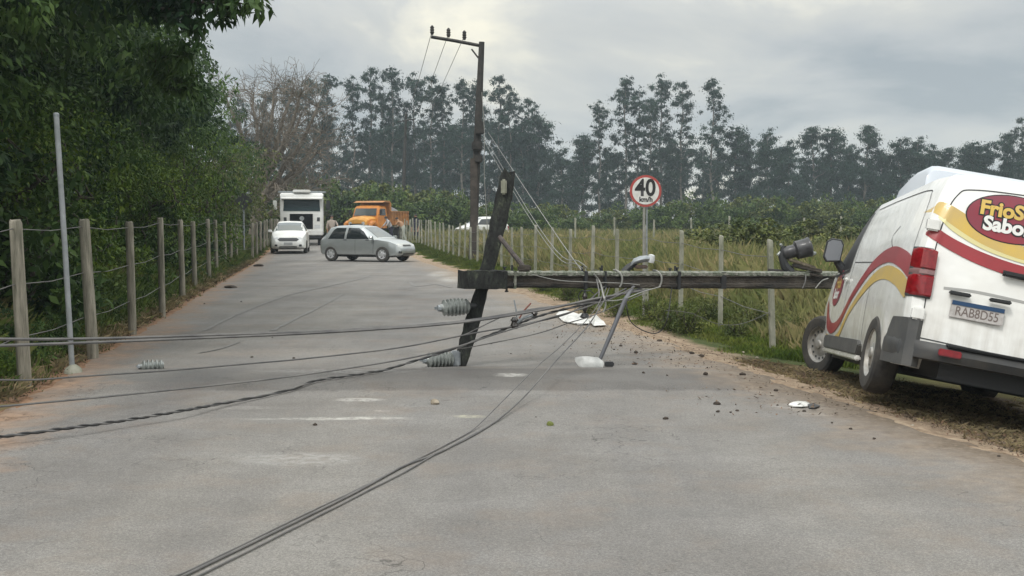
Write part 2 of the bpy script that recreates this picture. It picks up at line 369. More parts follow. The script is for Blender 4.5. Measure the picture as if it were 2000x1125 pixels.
def road_mat():
    m = bpy.data.materials.new('worn_asphalt'); m.use_nodes = True; t = m.node_tree; b = t.nodes['Principled BSDF']; l = t.links.new; nn = t.nodes.new
    b.inputs['Specular IOR Level'].default_value = .35
    c = nn('ShaderNodeTexCoord')
    def noise(sca, det=6, ro=.6, st=None):
        v = c.outputs['Object']
        if st: mm = nn('ShaderNodeMapping'); mm.inputs['Scale'].default_value = st; mm.inputs['Rotation'].default_value = (0, 0, math.radians(-9.5)); l(v, mm.inputs[0]); v = mm.outputs[0]
        n = nn('ShaderNodeTexNoise'); n.inputs['Scale'].default_value = sca; n.inputs['Detail'].default_value = det; n.inputs['Roughness'].default_value = ro; l(v, n.inputs['Vector']); return n.outputs['Fac']
    def ramp(f, st):
        r = nn('ShaderNodeValToRGB'); l(f, r.inputs[0]); e = r.color_ramp.elements
        e[0].position, e[0].color = st[0][0], tuple(st[0][1]) + (1,); e[1].position, e[1].color = st[-1][0], tuple(st[-1][1]) + (1,)
        for p, q in st[1:-1]: x = e.new(p); x.color = tuple(q) + (1,)
        return r.outputs[0]
    def mixc(kind, f, a, bb):
        n = nn('ShaderNodeMixRGB'); n.blend_type = kind
        if isinstance(f, float): n.inputs[0].default_value = f
        else: l(f, n.inputs[0])
        l(a, n.inputs[1])
        if isinstance(bb, tuple): n.inputs[2].default_value = bb + (1,)
        else: l(bb, n.inputs[2])
        return n.outputs[0]
    base = ramp(noise(.75, 10, .72), [(.30, (.150, .144, .138)), (.5, (.186, .181, .176)), (.7, (.226, .223, .219))])
    lanes = ramp(noise(.55, 5, .6, (1.6, .12, 1)), [(.3, (.8, .8, .82)), (.7, (1.12, 1.1, 1.06))])
    speck = ramp(noise(95, 3, .8), [(.34, (.70, .69, .68)), (.5, (1, 1, 1)), (.64, (1.38, 1.36, 1.33))])
    grit = ramp(noise(260, 2, .8), [(.38, (.72, .72, .72)), (.62, (1.25, 1.24, 1.22))])
    o = mixc('MULTIPLY', 1.0, base, lanes); o = mixc('MULTIPLY', 1.0, o, speck); o = mixc('MULTIPLY', .8, o, grit)
    dust = ramp(noise(1.3, 7, .7), [(.5, (0, 0, 0)), (.74, (.42, .42, .42))])
    o = mixc('MIX', dust, o, (.215, .165, .125))
    s = nn('ShaderNodeSeparateXYZ'); l(c.outputs['Object'], s.inputs[0])
    def math_(op, a, bb):
        n = nn('ShaderNodeMath'); n.operation = op
        for i, x in enumerate((a, bb)):
            if isinstance(x, (int, float)): n.inputs[i].default_value = x
            else: l(x, n.inputs[i])
        return n.outputs[0]
    dR = math_('SUBTRACT', s.outputs['X'], math_('ADD', math_('MULTIPLY', s.outputs['Y'], -.17), 2.5 + .17 * 11.4))
    dL = math_('SUBTRACT', math_('ADD', math_('MULTIPLY', s.outputs['Y'], -.164), -4.4 + .164 * 11.8), s.outputs['X'])
    nz = math_('MULTIPLY', math_('SUBTRACT', noise(1.6, 7, .65), .5), 2.2)
    nE = math_('SUBTRACT', noise(3.2, 8, .7), .5); nF = noise(14, 8, .7)
    def mr(v, a, bb, lo_=0.0, hi_=1.0):
        n = nn('ShaderNodeMapRange'); n.interpolation_type = 'SMOOTHSTEP'; l(v, n.inputs[0]); n.inputs['From Min'].default_value = a; n.inputs['From Max'].default_value = bb; n.inputs['To Min'].default_value = lo_; n.inputs['To Max'].default_value = hi_; return n.outputs[0]
    yw = math_('ADD', s.outputs['Y'], math_('MULTIPLY', nE, .28))
    band = math_('MULTIPLY', mr(yw, 10.42, 10.52), mr(yw, 12.2, 11.7))
    band = math_('MULTIPLY', band, mr(math_('ADD', dL, nE), -.3, -1.4))
    band = math_('MULTIPLY', band, math_('ADD', math_('MULTIPLY', noise(1.1, 6, .6), .9), .35))
    o = mixc('MIX', band, o, mixc('MULTIPLY', 1.0, o, (.60, .60, .605)))
    # what is left of the painted bars, a pale joint line, spills
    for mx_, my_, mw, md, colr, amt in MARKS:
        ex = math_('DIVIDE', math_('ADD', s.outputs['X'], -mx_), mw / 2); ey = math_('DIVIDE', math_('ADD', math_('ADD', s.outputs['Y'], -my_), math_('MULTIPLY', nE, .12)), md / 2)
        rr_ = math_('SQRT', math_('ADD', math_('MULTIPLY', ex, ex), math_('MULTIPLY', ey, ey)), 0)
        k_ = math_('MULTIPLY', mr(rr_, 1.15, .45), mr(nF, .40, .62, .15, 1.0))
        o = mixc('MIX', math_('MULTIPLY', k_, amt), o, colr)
    e1 = nn('ShaderNodeMapRange'); l(math_('ADD', dR, nz), e1.inputs[0]); e1.inputs['From Min'].default_value = -.95; e1.inputs['From Max'].default_value = .25
    o = mixc('MIX', e1.outputs[0], o, ramp(noise(9), [(.3, (.16, .12, .085)), (.7, (.34, .27, .20))]))
    e2 = nn('ShaderNodeMapRange'); l(math_('ADD', dL, nz), e2.inputs[0]); e2.inputs['From Min'].default_value = -.6; e2.inputs['From Max'].default_value = .3
    o = mixc('MIX', e2.outputs[0], o, ramp(noise(9), [(.3, (.21, .135, .09)), (.7, (.38, .26, .18))]))
    # mud and leaf mould dragged off the verge where the van left the road
    soil = math_('MULTIPLY', e1.outputs[0], 1.0)
    e3 = nn('ShaderNodeMapRange'); l(math_('ADD', dR, math_('MULTIPLY', nz, .5)), e3.inputs[0]); e3.inputs['From Min'].default_value = -.45; e3.inputs['From Max'].default_value = -.05
    e4 = nn('ShaderNodeMapRange'); l(s.outputs['Y'], e4.inputs[0]); e4.inputs['From Min'].default_value = 13.4; e4.inputs['From Max'].default_value = 12.2; e4.inputs['To Max'].default_value = .75
    o = mixc('MIX', math_('MULTIPLY', e3.outputs[0], e4.outputs[0]), o, ramp(noise(22), [(.3, (.06, .045, .033)), (.55, (.13, .10, .072)), (.75, (.26, .21, .16))]))
    vo = nn('ShaderNodeTexVoronoi'); vo.feature = 'DISTANCE_TO_EDGE'; vo.inputs['Scale'].default_value = 1.1
    wv = nn('ShaderNodeVectorMath'); wv.operation = 'ADD'; nv = nn('ShaderNodeTexNoise'); nv.inputs['Scale'].default_value = 2.5; nv.inputs['Detail'].default_value = 4
    l(c.outputs['Object'], nv.inputs['Vector']); l(c.outputs['Object'], wv.inputs[0]); l(nv.outputs['Color'], wv.inputs[1]); l(wv.outputs[0], vo.inputs['Vector'])
    cr = ramp(vo.outputs['Distance'], [(0, (.42, .42, .42)), (.009, (1, 1, 1))])
    cm = ramp(noise(.35, 2), [(.46, (0, 0, 0)), (.58, (1, 1, 1))])
    oc = mixc('MULTIPLY', 1.0, o, cr); o = mixc('MIX', cm, o, oc)
    l(o, b.inputs['Base Color'])
    rr = nn('ShaderNodeMapRange'); l(noise(.8, 5), rr.inputs[0]); rr.inputs['From Min'].default_value = .3; rr.inputs['From Max'].default_value = .7; rr.inputs['To Min'].default_value = .62; rr.inputs['To Max'].default_value = .92
    l(rr.outputs[0], b.inputs['Roughness'])
    bp = nn('ShaderNodeBump'); bp.inputs['Strength'].default_value = .7; bp.inputs['Distance'].default_value = .008; l(noise(120, 3, .7), bp.inputs['Height']); l(bp.outputs[0], b.inputs['Normal'])
    return m
MARKS = []
for px_, py_, w_, d_, col_, amt_ in ((700, 784, .45, .25, (.62, .61, .58), .9), (620, 822, 1.6, .12, (.55, .54, .50), .75), (700, 820, .9, .12, (.6, .59, .55), .8), (917, 817, .3, .16, (.55, .53, .38), .9), (745, 806, .14, .12, (.5, .45, .40), .8), (998, 744, .36, .32, (.62, .61, .58), .9),
        (580, 902, .9, .5, (.42, .42, .41), .7), (470, 800, .9, .2, (.36, .35, .33), .6), (650, 735, 1.8, .45, (.36, .355, .35), .6), (890, 545, 1.0, 4.5, (.50, .49, .46), .7), (860, 535, .8, 5.0, (.48, .47, .44), .6), (1165, 550, .6, 2.0, (.5, .48, .45), .6),
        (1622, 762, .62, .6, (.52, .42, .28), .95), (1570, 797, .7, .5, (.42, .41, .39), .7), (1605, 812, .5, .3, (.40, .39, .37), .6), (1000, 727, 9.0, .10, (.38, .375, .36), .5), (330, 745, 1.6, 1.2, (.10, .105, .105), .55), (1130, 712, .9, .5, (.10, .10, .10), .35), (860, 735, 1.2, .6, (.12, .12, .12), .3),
        (860, 985, .5, .12, (.13, .125, .12), .5), (1435, 940, .45, .10, (.12, .12, .12), .5), (1330, 1010, .8, .3, (.12, .12, .12), .35), (1640, 1050, .8, .2, (.12, .12, .12), .35), (560, 690, 2.5, 1.2, (.28, .25, .22), .5)):
    Y_ = EYE * FPX / (py_ - HZ); MARKS.append(((px_ - 1000) / FPX * Y_, Y_, w_, d_, col_, amt_ * (.62 if col_[0] > .3 and py_ > 700 else 1)))
M['road'] = road_mat()
def hump(Y):
    return .045 * smooth((Y - 10.35) / .45) * (1 - smooth((Y - 11.6) / .9))
ys = [-8, -4, -1] + list(np.arange(0, 30, .125)) + list(np.arange(30, 140, 1.0))
nx = 56; mb = MB(); vs = []; jl = jr = 0
for Y in ys:
    jl = jl * .8 + rg.uniform(-.045, .045); jr = jr * .8 + rg.uniform(-.05, .05)
    a, b_ = XL(Y) + jl - .12, XR(Y) + jr + .05
    for k in range(nx + 1):
        X = a + (b_ - a) * k / nx
        edge = .02 if k in (0, nx) else 0
        vs.append((X, Y, rise(Y) + .006 - edge + hump(Y) * smooth((X - a) / .8) * smooth((b_ - X) / .8)))
mb.add(vs, [(i * (nx + 1) + j, i * (nx + 1) + j + 1, (i + 1) * (nx + 1) + j + 1, (i + 1) * (nx + 1) + j) for i in range(len(ys) - 1) for j in range(nx)])
tag(mb.build('road', M['road'], fix=False), kind='structure')
def rz(X, Y):
    return rise(Y) + .006 + hump(Y)

# asphalt band laid across the road, and worn marks, as thin sheets on top
def sheet(name, outline_fn, m, u0, u1, v0, v1, nu, nv, lift=.004, rag=.03, seed=1, keep=None):
    r = random.Random(seed); mb = MB(); vs = []; ok = []
    e0 = [r.uniform(-rag, rag) for _ in range(nu + 1)]; e1 = [r.uniform(-rag, rag) for _ in range(nu + 1)]
    for i in range(nu + 1):
        u = u0 + (u1 - u0) * i / nu
        for j in range(nv + 1):
            f = j / nv; v = v0 + (v1 - v0) * f + (e0[i] if j == 0 else e1[i] if j == nv else 0)
            X, Y = outline_fn(u, v); vs.append((X, Y, rz(X, Y) + lift))
    
    mb.add(vs, [(i * (nv + 1) + j, (i + 1) * (nv + 1) + j, (i + 1) * (nv + 1) + j + 1, i * (nv + 1) + j + 1) for i in range(nu) for j in range(nv) if keep is None or keep(i, j, r)])
    return tag(mb.build(name, m, fix=False), kind='structure')
M['band'] = mat('dark_asphalt', (.178, .165, .150), .6, col2=(.115, .108, .098), vscale=2.2, bump=.5, bscale=120, detail=9, lo=.3, hi=.65, rvar=.12)
M['faint_paint'] = mat('faint_paint', (.33, .315, .28), .85, col2=(.205, .192, .172), vscale=7, detail=10, lo=.45, hi=.62, bump=.5, bscale=120)
M['paint'] = mat('worn_paint', (.55, .54, .50), .8, col2=(.23, .215, .19), vscale=12, detail=10, lo=.44, hi=.58, bump=.5, bscale=120)
M['stain'] = mat('pale_spill', (.46, .38, .26), .8, col2=(.22, .17, .12), vscale=9, detail=8)
M['tyre_mark'] = mat('tyre_mark', (.135, .13, .125), .7, col2=(.2, .195, .185), vscale=7, detail=8)
def sheet_id(u, v): return (u, v)
def sheet_band(u, v):
    k = smooth((u - XL(11.4) - .3) / 1.6) * .9 + .1; k2 = 1 - .75 * smooth((u - 1.9) / .8)
    return (u + .25 * math.sin(v * 3), 11.25 + (v - 11.25) * min(k, k2) + .05 * math.sin(u * 1.7))
def mark(pts, w, seed):
    P = []
    for px, py in pts:
        Y = EYE * FPX / (py - HZ); P.append(((px - 1000) / FPX * Y, Y, 0))
    P = spline(P, 10); mb = MB(); vs = []; r = random.Random(seed)
    for i, p in enumerate(P):
        t = (P[min(i + 1, len(P) - 1)] - P[max(0, i - 1)]).normalized(); n_ = Vector((-t.y, t.x, 0)); ww = w * r.uniform(.6, 1.2) / 2
        for s_ in (-1, 1):
            q = p + n_ * ww * s_; vs.append((q.x, q.y, rz(q.x, q.y) + .007))
    mb.add(vs, [(2 * i, 2 * i + 1, 2 * i + 3, 2 * i + 2) for i in range(len(P) - 1)])
    tag(mb.build('tyre_mark', M['tyre_mark'], fix=False), kind='structure')
mark([(395, 648), (470, 612), (560, 578), (640, 560), (700, 546), (722, 538)], .07, 1)
mark([(530, 648), (580, 622), (625, 600), (670, 575)], .07, 2)
mark([(385, 692), (425, 684), (465, 670)], .05, 3)
mark([(800, 552), (815, 560), (850, 556), (880, 562)], .1, 4)
# ================================================================ vehicles
def lerp_table(T, x):
    if x <= T[0][0]: return T[0][1:]
    for a, b in zip(T, T[1:]):
        if x <= b[0]:
            t = (x - a[0]) / (b[0] - a[0]); return tuple(p + (q - p) * t for p, q in zip(a[1:], b[1:]))
    return T[-1][1:]
def car_body(name, T, m, parent, arches=(), rw=.33, width_in=.25, n=70, rear_lean=0, flare=.02, dent=None, af=1.17):
    """T rows: x, bottom z, belt z, top z, half width at the sill, half width at belt, half width at the roof"""
    mb = MB(); rings = []; x0, x1 = T[0][0], T[-1][0]
    xs = sorted(set([x0 + (x1 - x0) * i / n for i in range(n + 1)] + [t[0] for t in T]))
    for x in xs:
        zb, zt, zr, ys_, yb, yr = lerp_table(T, x); half = []
        zr = max(zr, zt + .012)
        half += [(0, zb), (ys_ * .55, zb), (ys_ * .9, zb + .01), (ys_ * .985, zb + .05)]
        for k in range(1, 7):
            f = k / 7; z = zb + .05 + (zt - zb - .05) * f
            half.append((ys_ + (yb - ys_) * f + .018 * math.sin(f * PI), z))
        half.append((yb, zt))
        for k in range(1, 7):
            f = k / 7; half.append((yb + (yr - yb) * f + .03 * math.sin(f * PI) * min(1, (zr - zt) / .4), zt + (zr - .05 * min(1, (zr - zt) / .3) - zt) * f))
        ct = min(1, (zr - zt) / .3) * .05
        half += [(yr * .985, zr - ct * .7), (yr * .94, zr - ct * .2), (yr * .85, zr), (yr * .5, zr + .012), (0, zr + .018)]
        P = []
        for y, z in half:
            q = y
            for ax in arches:
                d = math.hypot(x - ax, z - rw); q += flare * math.exp(-((d - rw * (af + .05)) / .09) ** 2) * (y > ys_ * .9) * (z > rw * .7)
            xx = x
            if rear_lean and x < 1.0: xx = x + rear_lean * max(0, z - .85) ** 1.4 * (1 - x / 1.0)
            P.append((xx, q, z))
        ring = P + [(x_, -y_, z_) for x_, y_, z_ in reversed(P[1:-1])]
        if dent: ring = [dent(p) for p in ring]
        rings.append(ring)
    mb.rings(rings)
    o = mb.build(name, m, parent, angle=38)
    for ax in arches:
        for s_ in (-1, 1):
            c = MB(); yy = lerp_table(T, ax)[3]
            c.lathe([(rw * af, 0), (rw * af, .6)], (0, 0, 0), 'y', 28)
            co = c.build('cutter', None); co.location = (ax, (yy - width_in) if s_ > 0 else -(yy - width_in) - .6, rw + .02)
            b = o.modifiers.new('b', 'BOOLEAN'); b.operation = 'DIFFERENCE'; b.object = co; b.solver = 'EXACT'
            bpy.context.view_layer.update(); bake(o); bpy.data.objects.remove(co)
    o.data.set_sharp_from_angle(angle=math.radians(38))
    return o
def bvh_of(o):
    me = o.data; return BVHTree.FromPolygons([v.co.copy() for v in me.vertices], [tuple(p.vertices) for p in me.polygons])
class Skin:
    "lays flat shapes onto a body surface along a given axis"
    def __init__(s, body): s.t = bvh_of(body)
    def hit(s, a, b, side, lift=.004):
        """side: 'L','R' (a=x,b=z) 'B' back / 'F' front (a=y,b=z) 'T' top (a=x,b=y)"""
        if side in 'LR': o, d = Vector((a, 3 if side == 'L' else -3, b)), Vector((0, -1 if side == 'L' else 1, 0))
        elif side in 'BF': o, d = Vector((-3 if side == 'B' else 9, a, b)), Vector((1 if side == 'B' else -1, 0, 0))
        else: o, d = Vector((a, b, 6)), Vector((0, 0, -1))
        p, n, i, dist = s.t.ray_cast(o, d)
        if p is None:
            p2 = s.t.find_nearest(o + d * 2.5); p, n = p2[0], p2[1]
        return p - d * lift
    def patch(s, name, poly, side, m, parent, lift=.004, thick=0, res=.05):
        "a filled polygon (2D) subdivided and laid on the surface"
        bm = bmesh.new(); vs = [bm.verts.new((x, y, 0)) for x, y in poly]; f = bm.faces.new(vs)
        xs = [p[0] for p in poly]; ys = [p[1] for p in poly]
        for ax, lo, hi in ((0, min(xs), max(xs)), (1, min(ys), max(ys))):
            k = lo + res
            while k < hi:
                co = (k, 0, 0) if ax == 0 else (0, k, 0); no = (1, 0, 0) if ax == 0 else (0, 1, 0)
                bmesh.ops.bisect_plane(bm, geom=bm.verts[:] + bm.edges[:] + bm.faces[:], plane_co=co, plane_no=no); k += res
        for v in bm.verts: v.co = s.hit(v.co.x, v.co.y, side, lift)
        if thick:
            g = bmesh.ops.solidify(bm, geom=bm.faces[:], thickness=thick)
        bmesh.ops.recalc_face_normals(bm, faces=bm.faces)
        me = bpy.data.meshes.new(name); bm.to_mesh(me); bm.free()
        me.polygons.foreach_set('use_smooth', [True] * len(me.polygons)); me.set_sharp_from_angle(angle=math.radians(40))
        return link(name, me, m, parent)
    def strip(s, name, ctr, w, side, m, parent, lift=.005, n=10, across=4):
        "a ribbon along control points (a, b[, width]) laid on the surface"
        P = spline([(c[0], c[1], c[2] if len(c) > 2 else w) for c in ctr], n); mb = MB(); rows = []
        for i, p in enumerate(P):
            t = (P[min(i + 1, len(P) - 1)] - P[max(0, i - 1)]); t = Vector((t.x, t.y, 0)).normalized(); nn = Vector((-t.y, t.x, 0))
            rows.append([s.hit(*(p + nn * (k / across - .5) * p.z)[:2], side, lift) for k in range(across + 1)])
        k = across + 1
        mb.add([q for r in rows for q in r], [(i * k + j, i * k + j + 1, (i + 1) * k + j + 1, (i + 1) * k + j) for i in range(len(rows) - 1) for j in range(across)])
        return mb.build(name, m, parent)
    def text(s, name, body, size, a, b, side, m, parent, rot=0, lift=.008, bold=.0, sx=1, shear=0, flip=None):
        cu = bpy.data.curves.new('t', 'FONT'); cu.body = body; cu.size = size; cu.align_x = 'CENTER'; cu.align_y = 'CENTER'; cu.offset = bold; cu.resolution_u = 4; cu.shear = shear
        o = bpy.data.objects.new('t', cu); COL.objects.link(o); bpy.context.view_layer.update()
        me = bpy.data.meshes.new_from_object(o.evaluated_get(bpy.context.evaluated_depsgraph_get())); bpy.data.objects.remove(o)
        bm = bmesh.new(); bm.from_mesh(me)
        bmesh.ops.triangulate(bm, faces=bm.faces)
        fl = flip if flip is not None else (-1 if side in 'LB' else 1)   # seen from outside
        for v in bm.verts:
            x, y = v.co.x * sx, v.co.y; x, y = x * math.cos(rot) - y * math.sin(rot), x * math.sin(rot) + y * math.cos(rot)
            v.co = s.hit(a + x * fl, b + y, side, lift)
        bm.to_mesh(me); bm.free(); me.name = name; me.materials.clear()
        return link(name, me, m, parent)
def wheel(parent, loc, r, w, side, rim='rim', spokes=0, steer=0, camber=0):
    e = empty('wheel', loc, (camber, 0, steer)); e.parent = parent; h = w / 2
    tq = [(r * .62, -h * .92), (r * .72, -h), (r * .9, -h * .98), (r * .975, -h * .8), (r, -h * .5), (r, h * .5), (r * .975, h * .8), (r * .9, h * .98), (r * .72, h), (r * .62, h * .92)]
    mb = MB(); mb.lathe(tq + [(r * .55, 0)], (0, 0, 0), 'y', 36, cap=False)
    rings_n = len(tq) + 1; mb.f += [((rings_n - 1) * 36 + j, (rings_n - 1) * 36 + (j + 1) % 36, (j + 1) % 36, j) for j in range(36)]
    mb.build('tyre', M['rubber'], e)
    g = MB(); o = side
    prof = [(r * .64, h * .9), (r * .60, h * .86), (r * .56, h * .55), (r * .40, h * .45), (r * .30, h * .7), (r * .16, h * .74), (r * .13, h * .9), (0.002, h * .9)]
    g.lathe([(a, b * o) for a, b in prof], (0, 0, 0), 'y', 30, cap=False)
    g.lathe([(r * .62, -h * .8), (r * .6, h * .7)], (0, 0, 0), 'y', 30, cap=False)
    if spokes:
        for k in range(spokes):
            a = 2 * PI * k / spokes; R_ = Matrix.Rotation(a, 3, 'Y')
            g.box(R_ @ Vector((r * .38, 0, 0)) + Vector((0, o * h * .78, 0)), (r * .5, h * .16, r * .13), R_)
    nf = len(g.f); nh = 5 if spokes else 14
    for k in range(nh):
        a = 2 * PI * (k + .5) / nh; p = Vector((math.cos(a) * r * .47, 0, math.sin(a) * r * .47)); q = r * (.085 if spokes else .045)
        g.lathe([(q, 0), (q, h * .02)], p + Vector((0, o * h * (.52), 0)), 'y', 8)
    me = g.mesh('rim', fix=False); me.materials.append(M[rim]); me.materials.append(M['black_plastic'])
    me.polygons.foreach_set('material_index', [0] * nf + [1] * (len(g.f) - nf))
    link('rim', me, None, e)
    return e

# ---------------------------------------------------------------- the crashed delivery van
VR = Euler((math.radians(10.3), math.radians(3.9), math.radians(83)), 'XYZ')
van = empty('delivery_van', (3.85, 8.9, -.03), VR)
tag(van, 'white delivery van with red and yellow stripes, crashed nose first into the fallen pole', 'van')
TV = [(0.0, .42, 1.02, 1.76, .84, .87, .70), (.03, .40, 1.02, 1.82, .90, .925, .76), (.10, .39, 1.02, 1.845, .93, .95, .79), (.70, .38, 1.04, 1.865, .95, .96, .81), (.76, .27, 1.04, 1.865, .95, .96, .81), (3.1, .27, 1.06, 1.87, .95, .955, .79),
      (3.35, .27, 1.07, 1.845, .95, .95, .79), (3.7, .27, 1.08, 1.75, .95, .948, .79), (4.1, .27, 1.08, 1.49, .945, .94, .81), (4.35, .27, 1.06, 1.26, .94, .93, .82), (4.5, .27, 1.03, 1.12, .935, .915, .80), (4.75, .28, .97, 1.04, .92, .88, .72), (5.05, .3, .88, .93, .85, .78, .64), (5.22, .34, .74, .78, .74, .62, .5), (5.3, .42, .62, .66, .55, .45, .4)]
rgd = random.Random(9)
def van_dent(p):
    # the post has crushed the nose on the left
    x, y, z = p
    if x > 4.55:
        f = (x - 4.55) / .75
        x -= .30 * f * f * (1 if y > 0 else .5); z += .05 * f * math.sin(y * 7); y -= .16 * f * (y > .2)
    return (x, y, z)
body = car_body('body', TV, M['van_paint'], van, arches=(1.1, 4.375), rw=.335, width_in=.28, n=110, rear_lean=.14, flare=.008, af=1.27, dent=van_dent)
S = Skin(body)
# gaps between panels
for pts in ([(.30, 1.12), (.36, 1.45), (.50, 1.68), (.72, 1.74), (2.0, 1.77), (3.02, 1.77)], [(3.02, 1.77), (3.05, 1.4), (3.03, .9), (3.02, .42)], [(1.78, 1.16), (1.76, .9), (1.74, .40)],
            [(1.95, 1.16), (3.03, 1.20)], [(.9, 1.16), (1.35, 1.35), (1.18, 1.46)]):
    S.strip('panel_line', pts, .010, 'L', M['dark_seam'], body, lift=.003, across=1)
for pts in ([(.83, .52), (.84, 1.0), (.81, 1.4), (.73, 1.66), (.58, 1.73), (0.0, 1.76)], [(0.0, 1.76), (0, .5)], [(-.83, .52), (-.84, 1.0), (-.81, 1.4), (-.73, 1.66), (-.58, 1.73), (0, 1.76)], [(.83, .52), (0, .50), (-.83, .52)]):
    S.strip('panel_line', pts, .009, 'B', M['dark_seam'], body, lift=.003, across=1)
# grey strip paints the shaded upper edge of the number plate recess
S.strip('panel_line', [(.72, .93), (.45, .945), (.05, .93)], .022, 'B', mat('recess_shade_grey', (.36, .36, .35), .6), body, lift=.002, across=2)
# side window of the cab, windscreen
wd = S.patch('cab_window', [(3.22, 1.14), (4.22, 1.12), (4.02, 1.40), (3.74, 1.64), (3.45, 1.76), (3.22, 1.765)], 'L', M['black_ink'], van, lift=.004)  # matt black sheet stands in for the dark cab inside the open window
S.strip('window_frame', [(3.20, 1.12), (3.20, 1.78), (3.46, 1.78), (3.78, 1.64), (4.06, 1.40), (4.28, 1.10), (3.20, 1.12)], .03, 'L', M['black_plastic'], wd, lift=.007, across=1)
S.patch('cab_window', [(3.22, 1.14), (4.22, 1.12), (4.02, 1.40), (3.74, 1.64), (3.45, 1.76), (3.22, 1.765)], 'R', M['glass'], van, lift=.004)
S.patch('windscreen', [(4.42, -.68), (4.42, .68), (3.46, .64), (3.46, -.64)], 'T', M['windscreen'], van, lift=.006)
# stripes on the side, and round the back
S.strip('side_stripe', [(.16, 1.035, .02), (.17, 1.04, .145), (.6, 1.14, .15), (1.2, 1.20, .14), (1.9, 1.12, .12), (2.6, .86, .10), (3.1, .60, .09), (3.55, .50, .11), (3.9, .54, .13), (4.15, .72, .10), (4.22, .80, .02)], .1, 'L', M['red_vinyl'], van)
S.strip('side_stripe', [(.17, .87, .02), (.18, .875, .13), (.6, .98, .13), (1.2, 1.04, .12), (1.8, .97, .10), (2.6, .70, .07), (3.1, .44, .07), (3.55, .36, .09), (3.9, .38, .10), (4.0, .40, .02)], .1, 'L', M['yellow_vinyl'], van)
S.strip('rear_stripe', [(.885, 1.35, .02), (.875, 1.345, .085), (.70, 1.27, .095), (.45, 1.20, .10), (.15, 1.155, .10), (-.25, 1.15, .10), (-.75, 1.24, .10), (-.88, 1.28, .02)], .1, 'B', M['red_vinyl'], van, lift=.006)
S.strip('rear_stripe', [(.86, 1.555, .02), (.85, 1.55, .10), (.70, 1.48, .13), (.45, 1.37, .12), (.15, 1.30, .10), (-.25, 1.28, .10), (-.75, 1.36, .1), (-.84, 1.40, .02)], .1, 'B', M['yellow_vinyl'], van, lift=.006)
S.strip('rear_stripe', [(.84, 1.475, .02), (.70, 1.395, .05), (.45, 1.295, .04), (.15, 1.24, .03), (-.25, 1.22, .03), (-.75, 1.3, .03)], .1, 'B', M['cream_vinyl'], van, lift=.0055)
# the maker's oval on the doors
def oval(cx_, cy_, a, b_, n=40): return [(cx_ + a * math.cos(2 * PI * k / n), cy_ + b_ * math.sin(2 * PI * k / n)) for k in range(n)]
M['logo_red'] = mat('logo_red', (.30, .035, .05), .4, col2=(.22, .05, .075), vscale=3.5)
lg = S.patch('logo', oval(.30, 1.545, .35, .190), 'B', M['black_ink'], van, lift=.007)
S.patch('logo_oval', oval(.30, 1.545, .341, .182), 'B', M['logo_red'], lg, lift=.010)
S.text('logo_text', 'FrioS', .152, .385, 1.600, 'B', M['black_ink'], lg, lift=.013, bold=.016, rot=0.0, sx=1.04)
S.text('logo_text', 'FrioS', .152, .385, 1.600, 'B', M['yellow_vinyl'], lg, lift=.016, bold=.006, rot=0.0, sx=1.04)
S.text('logo_text', 'Sabor', .152, .325, 1.482, 'B', M['black_ink'], lg, lift=.013, bold=.016, rot=0.0, sx=1.04)
S.text('logo_text', 'Sabor', .152, .325, 1.482, 'B', M['white_vinyl'], lg, lift=.016, bold=.006, rot=0.0, sx=1.04)
lg = S.patch('logo', oval(3.72, .94, .30, .20), 'L', M['logo_red'], van, lift=.0065)
S.text('logo_text', 'FrioS', .17, 3.72, .99, 'L', M['yellow_vinyl'], lg, lift=.010, bold=.007)
S.text('logo_text', 'Sabor', .15, 3.72, .87, 'L', M['white_vinyl'], lg, lift=.010, bold=.007)
# lamps
for s_ in (1, -1):
    tl = MB(); P = [(.80, .80), (.93, .76), (.955, .80), (.945, 1.30), (.925, 1.35), (.84, 1.34), (.80, 1.28)]
    rows = []
    pr = [(.0, .745, .785), (.0, .755, .785)]
    tb = MB()
    def lampsec(z0, z1, mb_, out=0.0):
        rr = []
        for z in (z0, z0 + .012, z1 - .012, z1):
            q = 0 if z in (z0, z1) else 1; w2 = .812 + .03 * (z > 1.2)
            rr.append([(.15, s_ * .90, z), (-.022 - .012 * q - out + .14 * max(0, z - .85) ** 1.4, s_ * w2, z), (-.03 - .014 * q - out + .14 * max(0, z - .85) ** 1.4, s_ * .87, z), (.005 - .01 * q - out, s_ * .925, z), (.06 - out, s_ * (.955 + .006 * q), z), (.13, s_ * (.972 + .004 * q), z)])
        mb_.rings(rr)
    a_ = MB(); lampsec(.825, 1.215, a_, -.012); tlo = a_.build('tail_light', M['dark_seam'], van)
    a_ = MB(); lampsec(.838, 1.002, a_); a_.build('red_lens', M['red_lens'], tlo)
    a_ = MB(); lampsec(1.048, 1.208, a_); a_.build('red_lens', M['red_lens'], tlo)
    a_ = MB(); lampsec(1.000, 1.050, a_, -.003); a_.build('clear_lens', mat('smoked_lens', (.24, .14, .14), .2, coat=.6), tlo)
# hinges
for z in (1.40, .70):
    for s_ in (1, -1): MB().box((-.0 + .14 * max(0, z - .85) ** 1.4, s_ * .875, z), (.07, .10, .095)).build('door_hinge', M['van_paint'], van, bevel=.012)
